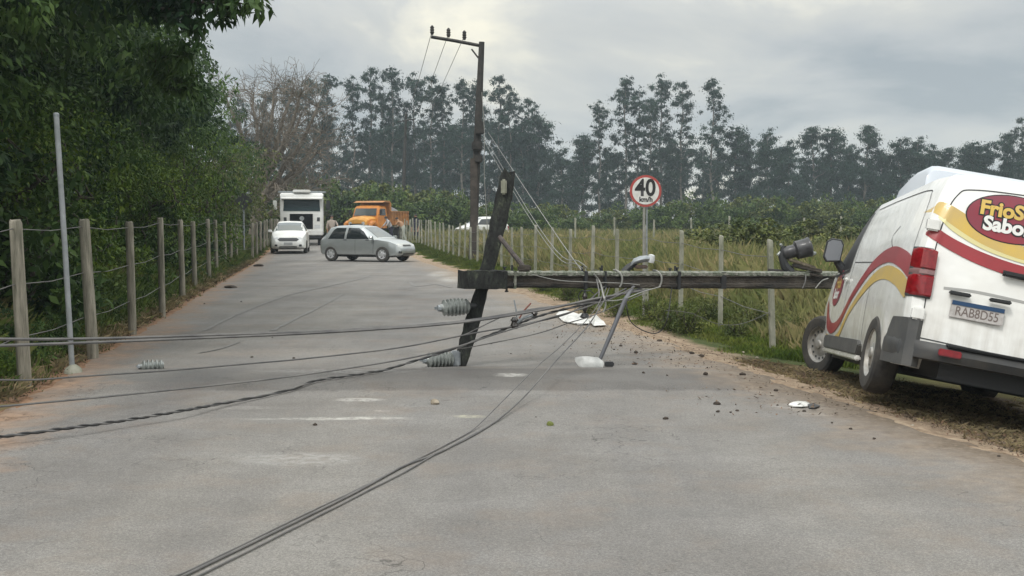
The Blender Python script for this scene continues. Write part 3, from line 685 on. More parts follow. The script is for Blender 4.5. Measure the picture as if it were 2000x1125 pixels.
# rear bumper wrapping round to the wheel arch
bp = MB(); rows = []
for z, o_ in ((.36, -.03), (.37, .045), (.43, .075), (.475, .06), (.50, .03)):
    rows.append([(.72, .93 + o_ * .2, z), (.60, .955 + o_ * .2, z), (.25, .955 + o_ * .35, z), (.06, .93 + o_ * .6, z), (-.04, .85, z), (-.06 - o_, .70, z), (-.07 - o_, .3, z), (-.07 - o_, -.3, z), (-.06 - o_, -.70, z), (-.04, -.85, z), (.06, -.93 - o_ * .6, z), (.25, -.955 - o_ * .35, z), (.60, -.955 - o_ * .2, z), (.72, -.93 - o_ * .2, z)])
bp.rings(rows, cap=True)
bo = bp.build('rear_bumper', mat('bumper_plastic', (.035, .038, .042), .55, col2=(.06, .058, .055), vscale=5, bump=.1, bscale=200), van, angle=30)
for s_ in (1, -1):
    MB().rings([[(x_, y_ * s_, z_) for x_, y_ in ((.72, .80), (.72, .958), (.3, .968), (.08, .962), (.0, .93), (-.03, .86), (.02, .80), (.2, .78))] for z_ in (.29, .30, .62, .66)], cap=True).build('bumper_corner', M['grey_plastic'], bo)
    MB().box((-.14, s_ * .62, .44), (.03, .17, .055)).build('reflector', M['red_lens'], bo, bevel=.008)
MB().box((-.10, 0, .497), (.12, 1.3, .02)).build('step_pad', M['black_plastic'], bo, bevel=.01)
# number plate
pl = MB().box((-.012, .45, .785), (.012, .40, .13)).build('number_plate', mat('plate_white', (.52, .50, .49), .5, col2=(.38, .36, .35), vscale=30), van, bevel=.003)
MB().box((-.020, .45, .835), (.006, .39, .032)).build('plate_band', M['blue_band'], pl)
class Flat:
    def hit(s, a, b, side, lift): return Vector((-.019, a, b))
Flat.text = Skin.text
Flat().text('plate_text', 'RAB8D55', .098, .45, .772, 'B', mat('plate_ink', (.16, .13, .12), .6), pl, bold=.001, sx=.82)
MB().box((-.02, .60, .905), (.05, .16, .03)).build('plate_lamp', M['black_plastic'], van, bevel=.008)
MB().box((-.02, .30, .905), (.05, .16, .03)).build('plate_lamp', M['black_plastic'], van, bevel=.008)
S.strip('door_handle', [(.31, 1.125), (.17, 1.12), (.04, 1.12)], .045, 'B', M['black_plastic'], van, lift=.035, across=3)
MB().box((.012, .17, 1.12), (.05, .27, .035)).build('door_handle', M['black_plastic'], van, bevel=.012)
hb = MB().box((.085, .0, 1.785), (.06, .34, .03)); hb.build('brake_light', M['red_lens'], van, bevel=.006)
# side details
for s_, sd_ in ((1, 'L'), (-1, 'R')):
    sl_ = MB(); sl_.rings([[(x_, s_ * y_, z_) for x_, z_ in ((1.78, .28), (1.72, .38), (1.80, .42), (3.86, .42), (3.92, .38), (3.86, .28))] for y_ in (.86, .965, .985)]); sl_.build('sill_trim', M['grey_plastic'], van, bevel=.01)
    MB().box((2.82, s_ * .955, .255), (2.1, .06, .05)).build('sill', M['van_paint'], van, bevel=.012)
    MB().box((3.18, s_ * .985, 1.02), (.17, .03, .035)).build('door_handle', M['black_plastic'] if s_ < 0 else M['van_paint'], van, bevel=.01)
    MB().lathe([(.028, 0), (.024, .02)], (3.42, s_ * .965 - (.02 if s_ < 0 else 0), 1.05), 'y', 14).build('door_lock', M['black_plastic'], van)
    mo = empty('mirror', (3.76, s_ * .93, 1.20)); mo.parent = van
    MB().tube([(0, -s_ * .04, -.10), (.0, s_ * .03, -.04), (.0, s_ * .10, .03)], [.06, .05, .04], 10).build('mirror_arm', M['black_plastic'], mo)
    h_ = MB(); h_.rings([[(x_, s_ * (.155 + y_ * q_), .12 + z_ * q_) for y_, z_ in ((-.09, -.10), (.06, -.13), (.10, -.08), (.09, .10), (.04, .14), (-.06, .14), (-.095, .09))] for x_, q_ in ((-.075, .94), (-.06, 1.0), (.03, .92), (.09, .6))]); h_.build('mirror_shell', M['black_plastic'], mo)
    MB().add([(-.078, s_ * (.155 + y_ * .86), .12 + z_ * .86) for y_, z_ in ((-.09, -.10), (.06, -.13), (.10, -.08), (.09, .10), (.04, .14), (-.06, .14), (-.095, .09))], [tuple(range(7))]).build('mirror_glass', mat('mirror_glass', (.16, .17, .19), .15, spec=1), mo, fix=False)
# wheel wells, underbody, wheels
ub = MB(); ub.box((2.7, 0, .25), (2.5, 1.72, .12)); ub.box((.75, 0, .36), (1.3, 1.25, .26)); ub.tube([(1.1, -.75, .33), (1.1, .75, .33)], .06, 8); ub.build('underbody', M['black_plastic'], van)
wheel(van, (1.1, .885, .33), .335, .21, 1, steer=math.radians(1)); wheel(van, (1.1, -.85, .325), .33, .21, -1)
wheel(van, (4.36, .90, .30), .33, .21, 1, steer=math.radians(27), camber=math.radians(-6)); wheel(van, (4.375, -.85, .33), .33, .21, -1, steer=math.radians(15))
# refrigeration fairing on the roof
rf = MB(); RR = []
for x_, z_, hw in ((1.70, 1.90, .68), (1.75, 2.08, .67), (1.90, 2.14, .66), (2.5, 2.145, .66), (2.95, 2.06, .67), (3.15, 1.86, .68)):
    RR.append([(x_, y_, zz) for y_, zz in ((-hw, 1.80), (-hw + .01, z_ - .07), (-hw + .06, z_ - .01), (-hw + .12, z_), (hw - .12, z_), (hw - .06, z_ - .01), (hw - .01, z_ - .07), (hw, 1.80))])
rf.rings(RR); rfo = rf.build('roof_unit', mat('roof_unit_grey', (.50, .54, .60), .4, coat=.2), van, angle=50)
for y_ in (-.3, 0, .3):
    MB().box((1.72, y_, 1.98), (.02, .24, .10)).build('vent_grille', M['dark_seam'], rfo)
MB().box((5.0, 0, .55), (.22, 1.1, .2)).build('front_bumper', M['black_plastic'], van, bevel=.03)

# ---------------------------------------------------------------- hatchbacks
def hatchback(name, label, cat, paint, T, Lw, wheels, r, side_win, screen, rear_win, loc, yaw, sedan=0, spokes=0, head=None, grille=None, plate_y=None, rim='alloy', bumpertrim=False):
    t = empty(name, loc, (0, 0, yaw)); tag(t, label, cat)
    b = car_body('body', T, paint, t, arches=wheels, rw=r * 1.02, width_in=.22, n=60, flare=.015, af=1.24); s = Skin(b)
    hw = Lw / 2
    for sd_ in 'LR':
        for poly in side_win: s.patch('side_window', poly, sd_, M['glass'], t)
        s.strip('panel_line', [(wheels[0] + (wheels[1] - wheels[0]) * .48, .32), (wheels[0] + (wheels[1] - wheels[0]) * .48, .9)], .012, sd_, M['dark_seam'], b, lift=.003, across=1)
        s.strip('panel_line', [(wheels[1] - .42, .32), (wheels[1] - .40, .88)], .012, sd_, M['dark_seam'], b, lift=.003, across=1)
    s.patch('windscreen', screen, 'T', M['windscreen'], t); s.patch('rear_window', rear_win, 'T', M['glass'], t)
    for x_ in wheels:
        for k in (1, -1): wheel(t, (x_, k * (hw - .075), r), r, .18, k, rim=rim, spokes=spokes)
    MB().box(((T[0][0] + T[-1][0]) / 2, 0, .25), (T[-1][0] - T[0][0] - .9, Lw * .66, .14)).build('underbody', M['black_plastic'], t)
    xm = screen[0][0] - .14
    for k in (1, -1):
        zb = lerp_table(T, xm)[1]; yb = lerp_table(T, xm)[4]
        mm = MB(); mm.rings([[(xm + dx_, k * (yb + .11 + y_ * q), zb + .10 + z_ * q) for y_, z_ in ((-.10, -.055), (.08, -.055), (.10, 0), (.07, .06), (-.09, .06))] for dx_, q in ((-.05, .9), (0, 1), (.06, .7))]); mm.tube([(xm, k * (yb - .05), zb + .03), (xm, k * (yb + .05), zb + .07)], .03, 6)
        mm.build('mirror', paint, t)
    xf = T[-1][0]
    for k in (1, -1):
        z0, z1, y0, y1 = head
        s.patch('headlight', [(k * y0, z0 + .02), (k * y1, z0), (k * y1, z1 + .03), (k * y0, z1)], 'F', M['clear_lens'], t, lift=.006)
        s.patch('tail_light', [(k * (hw * .70), .62), (k * (hw * .93), .62), (k * (hw * .93), .92), (k * (hw * .72), .92)], 'B', M['red_lens'], t, lift=.006)
        s.patch('fog_light', [(k * .50, .33), (k * .64, .34), (k * .62, .43), (k * .50, .42)], 'F', M['black_plastic'], t, lift=.008)
    s.patch('grille', grille, 'F', M['black_plastic'], t, lift=.008)
    s.patch('number_plate', [(-.2, .40), (.2, .40), (.2, .52), (-.2, .52)], 'F', mat('plate_grey', (.35, .36, .37), .5), t, lift=.014)
    s.patch('rear_plate', [(-.2, .50), (.2, .50), (.2, .62), (-.2, .62)], 'B', mat('plate_grey', (.35, .36, .37), .5), t, lift=.014)
    s.patch('lower_intake', [(-.42, .24), (.42, .24), (.40, .34), (-.40, .34)], 'F', M['black_plastic'], t, lift=.008)
    for sd_ in 'LR':
        for x_ in (wheels[0] + .62, wheels[1] - .78): s.strip('door_handle', [(x_, .86), (x_ + .16, .86)], .03, sd_, M['dark_seam'] if cat == 'car' and paint is M['silver_paint'] else paint, t, lift=.018, across=2, n=3)
    return t, s
TC = [(0, .36, .62, .64, .62, .60, .50), (.04, .30, .82, .90, .70, .72, .58), (.12, .26, .86, 1.02, .76, .77, .56), (.42, .24, .875, 1.34, .79, .79, .55), (.75, .24, .875, 1.42, .80, .80, .56), (1.5, .24, .87, 1.45, .80, .80, .57), (1.95, .24, .86, 1.40, .80, .795, .57), (2.40, .24, .86, 1.17, .80, .785, .60), (2.78, .24, .87, .925, .80, .77, .62), (3.3, .2, .80, .84, .77, .72, .56), (3.62, .22, .68, .71, .70, .63, .48), (3.74, .28, .54, .56, .58, .52, .40), (3.76, .34, .45, .47, .5, .42, .35)]
FRONT_C = at(764, 516, 46.5)
REAR_C = at(643, 511, 47.8)
yaw_c = math.atan2(at(765, 516, 46.0).y - at(645, 511, 47.3).y, at(765, 516, 46.0).x - at(645, 511, 47.3).x)
pR = at(649, 511, 47.5); cy_ = math.cos(yaw_c); sy_ = math.sin(yaw_c)
wx = .60
origin = Vector((pR.x - cy_ * wx - (-.71 * -sy_) * 0, pR.y - sy_ * wx, rise(47) + .012)) + Vector((-sy_, cy_, 0)) * .71
hatchback('car', 'silver five-door hatchback stopped broadside across the road', 'car', M['silver_paint'], TC, 1.62, (.60, 3.04), .305,
    [[(.46, .90), (1.24, .90), (1.24, 1.34), (.78, 1.34), (.64, 1.26)], [(1.35, .90), (2.40, .90), (2.08, 1.20), (1.84, 1.33), (1.35, 1.345)]],
    [(2.72, -.62), (2.72, .62), (2.04, .52), (2.04, -.52)], [(.12, -.5), (.12, .5), (.42, .46), (.42, -.46)], origin, yaw_c, spokes=6,
    head=(.60, .68, .38, .62), grille=[(-.30, .61), (.30, .61), (.27, .68), (-.27, .68)])
TK = [(0, .34, .62, .66, .64, .62, .52), (.04, .24, .92, .96, .72, .74, .60), (.2, .2, .96, 1.25, .79, .79, .58), (.6, .18, .97, 1.47, .82, .82, .56), (1.6, .18, .95, 1.52, .84, .83, .58), (2.0, .18, .95, 1.50, .84, .83, .58), (2.45, .18, .95, 1.33, .84, .82, .60), (2.95, .18, .95, 1.02, .84, .80, .66), (3.4, .2, .86, .90, .81, .75, .58), (3.75, .22, .74, .78, .75, .68, .5), (3.90, .28, .56, .60, .64, .58, .42), (3.93, .34, .46, .5, .55, .5, .36)]
pK = at(563, 497, 55.5); yawK = math.radians(-90 + 7.5)
fk = Vector((math.cos(yawK), math.sin(yawK), 0))
oK = Vector((pK.x, pK.y, 0)) - fk * 3.93; oK.z = rise(57) + .012
hatchback('car', 'white hatchback facing the camera in front of the white truck', 'car', M['white_paint'], TK, 1.70, (.62, 3.11), .31,
    [[(.6, 1.0), (1.4, 1.0), (1.4, 1.38), (.85, 1.38)], [(1.5, 1.0), (2.6, 1.0), (2.2, 1.36), (1.5, 1.38)]],
    [(2.88, -.66), (2.88, .66), (2.15, .56), (2.15, -.56)], [(.14, -.5), (.14, .5), (.5, .46), (.5, -.46)], oK, yawK, spokes=5,
    head=(.66, .76, .46, .72), grille=[(-.40, .575), (.40, .575), (.50, .66), (.40, .735), (-.40, .735), (-.50, .66)])
# the pale car parked in the field, behind the fence
pF = at(950, 455, 88); hb_, _ = hatchback('car', 'white car parked in the field behind the right hand fence', 'car', M['white_paint'], TK, 1.70, (.62, 3.11), .31,
    [[(.6, 1.0), (1.4, 1.0), (1.4, 1.38), (.85, 1.38)], [(1.5, 1.0), (2.6, 1.0), (2.2, 1.36), (1.5, 1.38)]],
    [(2.88, -.66), (2.88, .66), (2.15, .56), (2.15, -.56)], [(.14, -.5), (.14, .5), (.5, .46), (.5, -.46)], (pF.x + 1.4, 88, gz(pF.x, 88)), math.radians(205), spokes=5,
    head=(.66, .76, .46, .72), grille=[(-.40, .60), (.40, .60), (.46, .66), (.38, .72), (-.38, .72), (-.46, .66)])
hb_.scale = (1, 1, 1.12)

M['dark_screen'] = mat('dark_screen', (.016, .034, .038), .2, spec=.25)
M['void_black'] = mat('open_grille_black', (.008, .008, .009), .95, spec=.05)
M['faded_yellow'] = mat('faded_yellow_paint', (.78, .42, .08), .5, col2=(.70, .26, .03), vscale=2.5)
# ---------------------------------------------------------------- white cab-over truck
pT = at(590, 480, 67.5); yawT = math.radians(-90 + 9)
tk = empty('truck', (pT.x, 67.5, rise(67) + .012), (0, 0, yawT)); tag(tk, 'white cab-over truck with dark square grille behind the white hatchback', 'truck')
# local frame: x forward (front at 0), y left
MT = M['white_paint']
cab = MB()
side = [(-1.9, .85), (-1.9, 2.92), (-1.75, 3.02), (-.35, 3.02), (-.16, 2.9), (-.02, 1.95), (0, 1.2), (-.03, .62), (-1.0, .62), (-1.0, .85)]
cab.prism(side, -1.22, 1.22, 'xz'); cabo = cab.build('cab', MT, tk, bevel=.05)
def xfront(z): return -.02 if z < 1.95 else -.02 - (z - 1.95) / (2.9 - 1.95) * .14
def front_panel(name, poly, m, parent, proud=.012):
    mb = MB(); mb.rings([[(xfront(z) + q, y, z) for y, z in poly] for q in (-.01, proud)]); return mb.build(name, m, parent)
ws = front_panel('windscreen', [(-1.04, 1.98), (1.04, 1.98), (1.0, 2.62), (-1.0, 2.62)], M['dark_screen'], tk, .03)
front_panel('grille', [(-.68, .95), (.62, .95), (.62, 1.82), (-.68, 1.82)], M['void_black'], tk, .03)
eb = MB(); eb.lathe([(.13, 0), (.13, .02), (.10, .02), (.10, 0)], (.012, 0, 1.56), 'x', 24)
for a, b in (((-.055, .08), (-.0, -.02)), ((.055, .08), (0, -.02)), ((-.09, .02), (-.04, -.08)), ((.09, .02), (.04, -.08)), ((-.04, -.08), (0, .01)), ((.04, -.08), (0, .01))): eb.tube([(.03, a[0], 1.56 + a[1]), (.03, b[0], 1.56 + b[1])], .012, 5)
eb.build('emblem', M['chrome'], tk)
vz = MB(); vz.prism([(-.25, 2.74), (.28, 2.66), (.28, 2.70), (-.25, 2.79)], -1.16, 1.16, 'xz'); vz.build('sun_visor', MT, tk)
MB().box((-.55, 0, 3.12), (.9, 1.0, .16)).build('roof_deflector', MT, tk, bevel=.04)
MB().box((-1.3, 0, 3.10), (.25, 2.75, .10)).build('roof_rack', M['galv'], tk, bevel=.01)
for k in (-1, 1):
    front_panel('headlight', [(k * .70, .98), (k * 1.02, .98), (k * 1.02, 1.20), (k * .72, 1.20)] if k < 0 else [(.70, .98), (1.02, .98), (1.02, 1.2), (.72, 1.2)], M['clear_lens'], tk, .02)
    front_panel('corner_vent', [(k * .84, 1.24), (k * 1.02, 1.24), (k * 1.02, 1.62), (k * .86, 1.62)], M['black_plastic'], tk, .015)
    mo = MB(); mo.tube([(-.1, k * 1.2, 2.7), (.05, k * 1.48, 2.68), (.05, k * 1.48, 1.95), (-.1, k * 1.2, 1.95)], .02, 6); mo.build('mirror_arm', M['black_plastic'], tk)
    MB().box((.05, k * 1.50, 2.32), (.10, .22, .52)).build('mirror', M['black_plastic'] if k > 0 else MT, tk, bevel=.03)
    MB().prism([(-1.55, 1.75), (-.55, 1.75), (-.3, 1.95), (-.38, 2.6), (-1.55, 2.6)], k * 1.20, k * 1.235, 'xz').build('side_window', M['glass'], tk)
    MB().box((-.95, k * 1.232, 1.62), (.16, .02, .05)).build('door_handle', M['black_plastic'], tk)
    for x_ in (-1.35, -5.6): wheel(tk, (x_, k * 1.02, .50), .50, .28, k)
    MB().box((-.7, k * 1.19, .70), (.5, .12, .06)).build('step', M['galv'], tk)
MB().box((.03, 0, .74), (.20, 2.42, .30)).build('front_bumper', MT, tk, bevel=.04)
MB().box((.02, 0, .50), (.10, 2.2, .16)).build('lower_valance', M['black_plastic'], tk, bevel=.02)
MB().box((.14, 0, .73), (.02, .42, .13)).build('number_plate', mat('plate_grey2', (.4, .4, .42), .5), tk)
MB().box((-4.0, 0, .85), (5.8, .9, .22)).build('chassis', M['black_plastic'], tk)
dk = MB(); dk.box((-4.6, 0, 1.05), (5.2, 2.5, .12))
for k in (-1, 1):
    for i in range(8): dk.box((-2.1 - i * .7, k * 1.22, 1.65), (.08, .06, 1.15))
    for z in (1.35, 1.7, 2.05): dk.box((-4.6, k * 1.22, z), (5.2, .03, .22))
dk.build('cargo_bed', M['wood_post'], tk)

# ---------------------------------------------------------------- orange tipper truck
pO = at(700, 470, 80); yawO = math.radians(-90 - 0)
ot = empty('dump_truck', (pO.x - .1, 80, rise(80) + .012), (0, 0, math.radians(-90 - 22))); tag(ot, 'old orange bonneted dump truck loaded with gravel', 'truck')
MO = M['orange_paint']
hd = MB(); RR = []
for x_, z_, w_ in ((-1.25, 1.72, .86), (-.6, 1.68, .82), (-.15, 1.60, .76), (0, 1.45, .70), (.02, 1.10, .68)):
    RR.append([(x_, -w_, .95), (x_, -w_, z_ - .16), (x_, -w_ * .8, z_ - .03), (x_, 0, z_ + .05), (x_, w_ * .8, z_ - .03), (x_, w_, z_ - .16), (x_, w_, .95)])
hd.rings(RR); hd.build('bonnet', M['faded_yellow'], ot)
cb = MB(); RR = []
for z_, xf_, xb_, w_ in ((.9, -1.1, -2.5, 1.0), (1.70, -1.15, -2.5, 1.02), (2.30, -1.38, -2.48, .95), (2.42, -1.5, -2.42, .86), (2.46, -1.65, -2.3, .7)):
    RR.append([(xf_, -w_ * .93, z_), (xf_ - .08, -w_, z_), (xb_ + .05, -w_, z_), (xb_, -w_ * .93, z_), (xb_, w_ * .93, z_), (xb_ + .05, w_, z_), (xf_ - .08, w_, z_), (xf_, w_ * .93, z_)])
cb.rings(RR); cb.build('cab', MO, ot, angle=40)
MB().rings([[(-1.14 + q, -.86, 1.76), (-1.14 + q, .86, 1.76), (-1.345 + q, .80, 2.26), (-1.345 + q, -.80, 2.26)] for q in (-.03, .03)]).build('windscreen', M['windscreen'], ot)
for k in (-1, 1):
    MB().rings([[(-1.4, k * q, 1.78), (-2.25, k * q, 1.78), (-2.25, k * (q - .05), 2.24), (-1.55, k * (q - .05), 2.24)] for q in (.99, 1.03)]).build('side_window', M['glass'], ot)
    fe = MB(); fe.tube([(-.98, k * .95, .85), (-.90, k * .95, 1.10), (-.68, k * .95, 1.24), (-.42, k * .95, 1.26), (-.18, k * .95, 1.16), (-.06, k * .95, .95)], [.13, .16, .17, .17, .16, .12], 10); fe.build('mudguard', MO, ot)
    wheel(ot, (-.55, k * .92, .48), .48, .26, k); wheel(ot, (-4.3, k * .95, .48), .48, .4, k)
    MB().lathe([(.12, 0), (.11, .04)], (.02, k * .5, 1.22), 'x', 16).build('headlight', M['clear_lens'], ot)
    MB().box((-1.2, k * 1.2, 2.0), (.06, .2, .34)).build('mirror', M['black_plastic'], ot, bevel=.02)
    MB().tube([(-1.25, k * .98, 1.8), (-1.2, k * 1.2, 1.85)], .015, 5).build('mirror_arm', M['black_plastic'], ot)
MB().box((.06, 0, 1.0), (.06, 1.0, .42)).build('grille', M['black_plastic'], ot, bevel=.02)
MB().box((.18, 0, .68), (.14, 2.1, .20)).build('front_bumper', M['black_plastic'], ot, bevel=.03)
MB().box((-3.0, 0, .85), (4.6, .8, .2)).build('chassis', M['black_plastic'], ot)
tb = MB(); tb.prism([(-2.65, 1.12), (-5.4, 1.12), (-5.4, 2.02), (-2.75, 2.10)], -1.14, -1.08, 'xz'); tb.prism([(-2.65, 1.12), (-5.4, 1.12), (-5.4, 2.02), (-2.75, 2.10)], 1.08, 1.14, 'xz')
tb.box((-4.0, 0, 1.14), (2.8, 2.14, .06)); tb.box((-2.62, 0, 1.86), (.06, 2.28, 1.5)); tb.box((-5.4, 0, 1.55), (.06, 2.2, .86))
tb.prism([(-1.55, 2.66), (-2.0, 2.78), (-2.62, 2.80), (-2.85, 2.6), (-2.85, 2.1), (-2.65, 2.05), (-2.60, 2.66), (-2.0, 2.70)], -1.14, 1.14, 'xz')
for k in (-1, 1):
    for i in range(7): tb.box((-2.85 - i * .42, k * 1.165, 1.58), (.07, .05, .92))
    tb.box((-4.05, k * 1.17, 2.05), (2.75, .07, .08)); tb.box((-4.05, k * 1.17, 1.15), (2.75, .07, .08))
tb.build('tipper_body', mat('dull_orange', (.50, .21, .05), .7, col2=(.28, .13, .05), vscale=4), ot)
gv = MB(); RR = []; r_ = random.Random(3)
for i in range(12):
    x_ = -2.7 - i * .235; h_ = .62 * math.sin(PI * min(1, (i + .5) / 12)) ** .8
    RR.append([(x_, y_, 1.85 + h_ * max(0, 1 - (y_ / 1.06) ** 2) + r_.uniform(-.04, .04)) for y_ in np.linspace(-1.06, 1.06, 11)])
gv.rings(RR, cap=False, closed=False); gv.build('gravel_load', mat('gravel', (.2, .2, .2), .9, col2=(.1, .1, .1), vscale=12), ot, angle=10)
# ================================================================ the fallen pole and what hangs on it
P0 = at(912, 546, 12.15); P1 = at(1700, 548, 14.6)
pd = (P1 - P0); plen = pd.length; pdn = pd.normalized()
pu = Vector((0, 0, 1)); pn = pdn.cross(pu).normalized(); pu = pn.cross(pdn).normalized()   # pn points towards the camera side
def onpole(px, up=0.0, out=0.0):
    "a point on the fallen pole's axis seen at photo column px"
    best = None; lo, hi = 0, 1
    for _ in range(30):
        m_ = (lo + hi) / 2; p = P0 + pd * m_
        if 1000 + FPX * p.x / (p.y * _c - (p.z - EYE) * _s) < px: lo = m_
        else: hi = m_
    return P0 + pd * lo + pu * up + pn * out
if pn.y > 0: pn = -pn; pu = pn.cross(pdn).normalized()
if pu.z < 0: pu = -pu
pole = MB(); RR = []; r_ = random.Random(4)
for i in range(41):
    f = i / 40; h_, w_ = .080 + .022 * f, .075 + .02 * f; c = P0 + pd * f + pu * r_.uniform(-.002, .002)
    ch = .016
    prof = [(-w_, -h_ + ch), (-w_ + ch, -h_), (w_ - ch, -h_), (w_, -h_ + ch), (w_, -h_ * .45), (w_ - .022, -h_ * .33), (w_ - .022, h_ * .33), (w_, h_ * .45), (w_, h_ - ch), (w_ - ch, h_), (-w_ + ch, h_), (-w_, h_ - ch)]
    if f > .93: prof = [(max(-w_, min(w_, a)), b) for a, b in prof]
    RR.append([c + pn * (a + r_.uniform(-.002, .002)) + pu * (b + r_.uniform(-.002, .002)) for a, b in prof])
pole.rings(RR)
fp = empty('fallen_pole', P0); tag(fp, 'dark concrete utility pole lying horizontally across the road, its foot against the van', 'utility pole')
def rel(mb, root):   # put world-space geometry under a root that has only a location
    o = Vector(root.location); mb.v = [tuple(Vector(v) - o) for v in mb.v]; return mb
rel(pole, fp).build('shaft', M['old_pole'], fp, angle=40)
# crust of lichen along the upper face and round the broken head
cr = MB(); r_ = random.Random(8)
n_ = 150; rows = []
for i in range(n_ + 1):
    f = .004 + .90 * i / n_; h_, w_ = .080 + .022 * f, .075 + .02 * f; c = P0 + pd * f
    dn = .018 + r_.uniform(0, .016)
    k_ = r_.uniform(.003, .013)
    rows.append([c + pn * (w_ + .004) + pu * (h_ - dn - .01), c + pn * (w_ + .004) + pu * (h_ - .004), c + pn * (w_ * .7) + pu * (h_ + k_), c + pu * (h_ + k_ + .003), c - pn * (w_ * .8) + pu * (h_ + k_), c - pn * (w_ + .003) + pu * (h_ - .03)])
cr.rings(rows, cap=False, closed=False); rel(cr, fp).build('lichen_crust', M['lichen'], fp, fix=False)
hd = MB(); RR = []
for i in range(9):
    f = -.012 + .012 * i / 1.0 if i < 1 else (i - 1) * .011; h_, w_ = .092, .088; c = P0 + pd * f
    RR.append([c + pn * a * (1 + r_.uniform(-.06, .08)) + pu * b * (1 + r_.uniform(-.08, .1)) for a, b in [(-w_, -h_), (0, -h_ * 1.03), (w_, -h_), (w_ * 1.02, 0), (w_, h_), (0, h_ * 1.05), (-w_, h_), (-w_, 0)]])
hd.rings(RR); rel(hd, fp).build('mossy_head', M['mossy'], fp, angle=20)
def clamp(px, w=.02, mat_='galv', g=.012, lugs=True):
    a = onpole(px); f = (a - P0).length / plen; h_, w_ = .080 + .022 * f + g, .075 + .02 * f + g; mb = MB()
    mb.rings([[a + pdn * q + pn * x + pu * y for x, y in ((-w_, -h_), (w_, -h_), (w_, h_), (-w_, h_))] for q in (-w, w)])
    rel(mb, fp).build('clamp_band', M[mat_], fp, bevel=.004)
    if lugs: 
        m2 = MB(); m2.lathe([(.012, 0), (.012, .06)], a + pu * h_, 'z', 8); rel(m2, fp).build('bolt', M['black_plastic'], fp)
clamp(1137, .02, 'black_plastic'); clamp(1000, .012, 'lichen'); clamp(1318, .02, 'black_plastic'); clamp(1405, .035, 'black_plastic', .003, False); clamp(1175, .012, 'black_plastic')
for px, hh in ((990, -.13), (1173, .12), (1322, .13), (1308, .12), (985, .12)):
    a = onpole(px); mb = MB().tube([a + pu * (.07 if hh > 0 else -.07), a + pu * hh], .011, 8); mb.lathe([(.02, 0), (.02, .016)], a + pu * hh, 'z', 6); rel(mb, fp).build('bolt', M['black_plastic'], fp)

# ---- the crossarm, standing on one end
A0 = at(899, 716, 12.35); A0.z = max(A0.z, .05) ; A1 = at(994, 338, 12.45)
ad = (A1 - A0); adn = ad.normalized(); an = adn.cross(Vector((0, 1, 0))).normalized(); ay = an.cross(adn).normalized()
ca = empty('crossarm', A0); tag(ca, 'dark mossy crossarm standing on end on the asphalt and leaning on the fallen pole', 'crossarm')
arm = MB(); RR = []; r_ = random.Random(12)
for i in range(27):
    f = i / 26; q = .072 + .012 * f + r_.uniform(-.010, .008); bend = .03 * math.sin(f * PI)
    c = A0 + ad * f - an * bend
    RR.append([c + an * (x * q + r_.uniform(-.006, .006)) + ay * (y * .06 + r_.uniform(-.006, .006)) + adn * (r_.uniform(-.07, .05) if i in (26, 0) else r_.uniform(-.01, .01)) for x, y in ((-1, -.8), (-.8, -1), (.8, -1), (1, -.8), (1, .8), (.8, 1), (-.8, 1), (-1, .8))])
arm.rings(RR); rel(arm, ca).build('beam', M['mossy'], ca, angle=30)
MB_ = MB().tube([at(975, 462, 12.3), at(1003, 497, 12.2), at(1028, 528, 12.15)], .026, 8); rel(MB_, ca).build('brace', mat('rusty_brace', (.10, .08, .075), .7, col2=(.04, .035, .035), vscale=30), ca)
MB_ = MB().box(at(1024, 524, 12.12), (.14, .10, .07)); rel(MB_, ca).build('brace_foot', M['old_pole'], ca, bevel=.015)
MB_ = MB().box(at(984, 365, 12.34), (.06, .04, .16), None); rel(MB_, ca).build('broken_patch', M['concrete_post'], ca, bevel=.015)

# ---- ribbed porcelain insulators
def insulator(name, label, tip, base, r, m='porcelain', sheds=6, pin=True, group=None):
    tip, base = Vector(tip), Vector(base); d = base - tip; L_ = d.length; q = d.to_track_quat('Z', 'Y').to_matrix()
    e = empty(name, tip); tag(e, label, 'insulator', group)
    pr = [(.001, 0), (r * .38, 0), (r * .42, L_ * .06), (r * .46, L_ * .10)]
    for i in range(sheds):
        z0 = L_ * (.12 + .84 * i / sheds); s_ = L_ * .84 / sheds; rr = r * (.86 + .14 * math.sin(PI * (i + .8) / sheds))
        pr += [(r * .62, z0), (rr, z0 + s_ * .30), (rr * 1.0, z0 + s_ * .42), (rr * .93, z0 + s_ * .55), (r * .62, z0 + s_ * .75)]
    pr += [(r * .5, L_ * .97), (.001, L_ * .97)]
    mb = MB().lathe(pr, (0, 0, 0), q, 28, cap=False); mb.build('shed_body', M[m], e, angle=50)
    c = MB().lathe([(.001, -L_ * .06), (r * .34, -L_ * .05), (r * .40, L_ * .03), (r * .40, L_ * .09)], (0, 0, 0), q, 16, cap=False)
    for k in (-1, 1): c.box(q @ Vector((k * r * .42, 0, -L_ * .04)), (r * .2, r * .3, L_ * .12), q)
    c.build('top_cap', M['galv'], e)
    if pin: MB().lathe([(r * .30, L_ * .95), (r * .30, L_ * 1.18)], (0, 0, 0), q, 10).build('pin', M['black_plastic'], e)
    return e
insulator('insulator', 'ribbed grey insulator sticking out left from the middle of the leaning crossarm', at(858, 602, 12.15), at(918, 598, 12.3), .093, sheds=7)
i2 = insulator('insulator', 'ribbed grey insulator at the foot of the leaning crossarm', at(829, 704, 12.15), at(887, 702, 12.3), .088, sheds=7)
MB().box(Vector(at(890, 700, 12.3)) - i2.location, (.10, .09, .16)).build('bracket', M['galv'], i2, bevel=.012)
g0 = at(272, 718, 11.75); g1 = at(324, 717, 11.9)
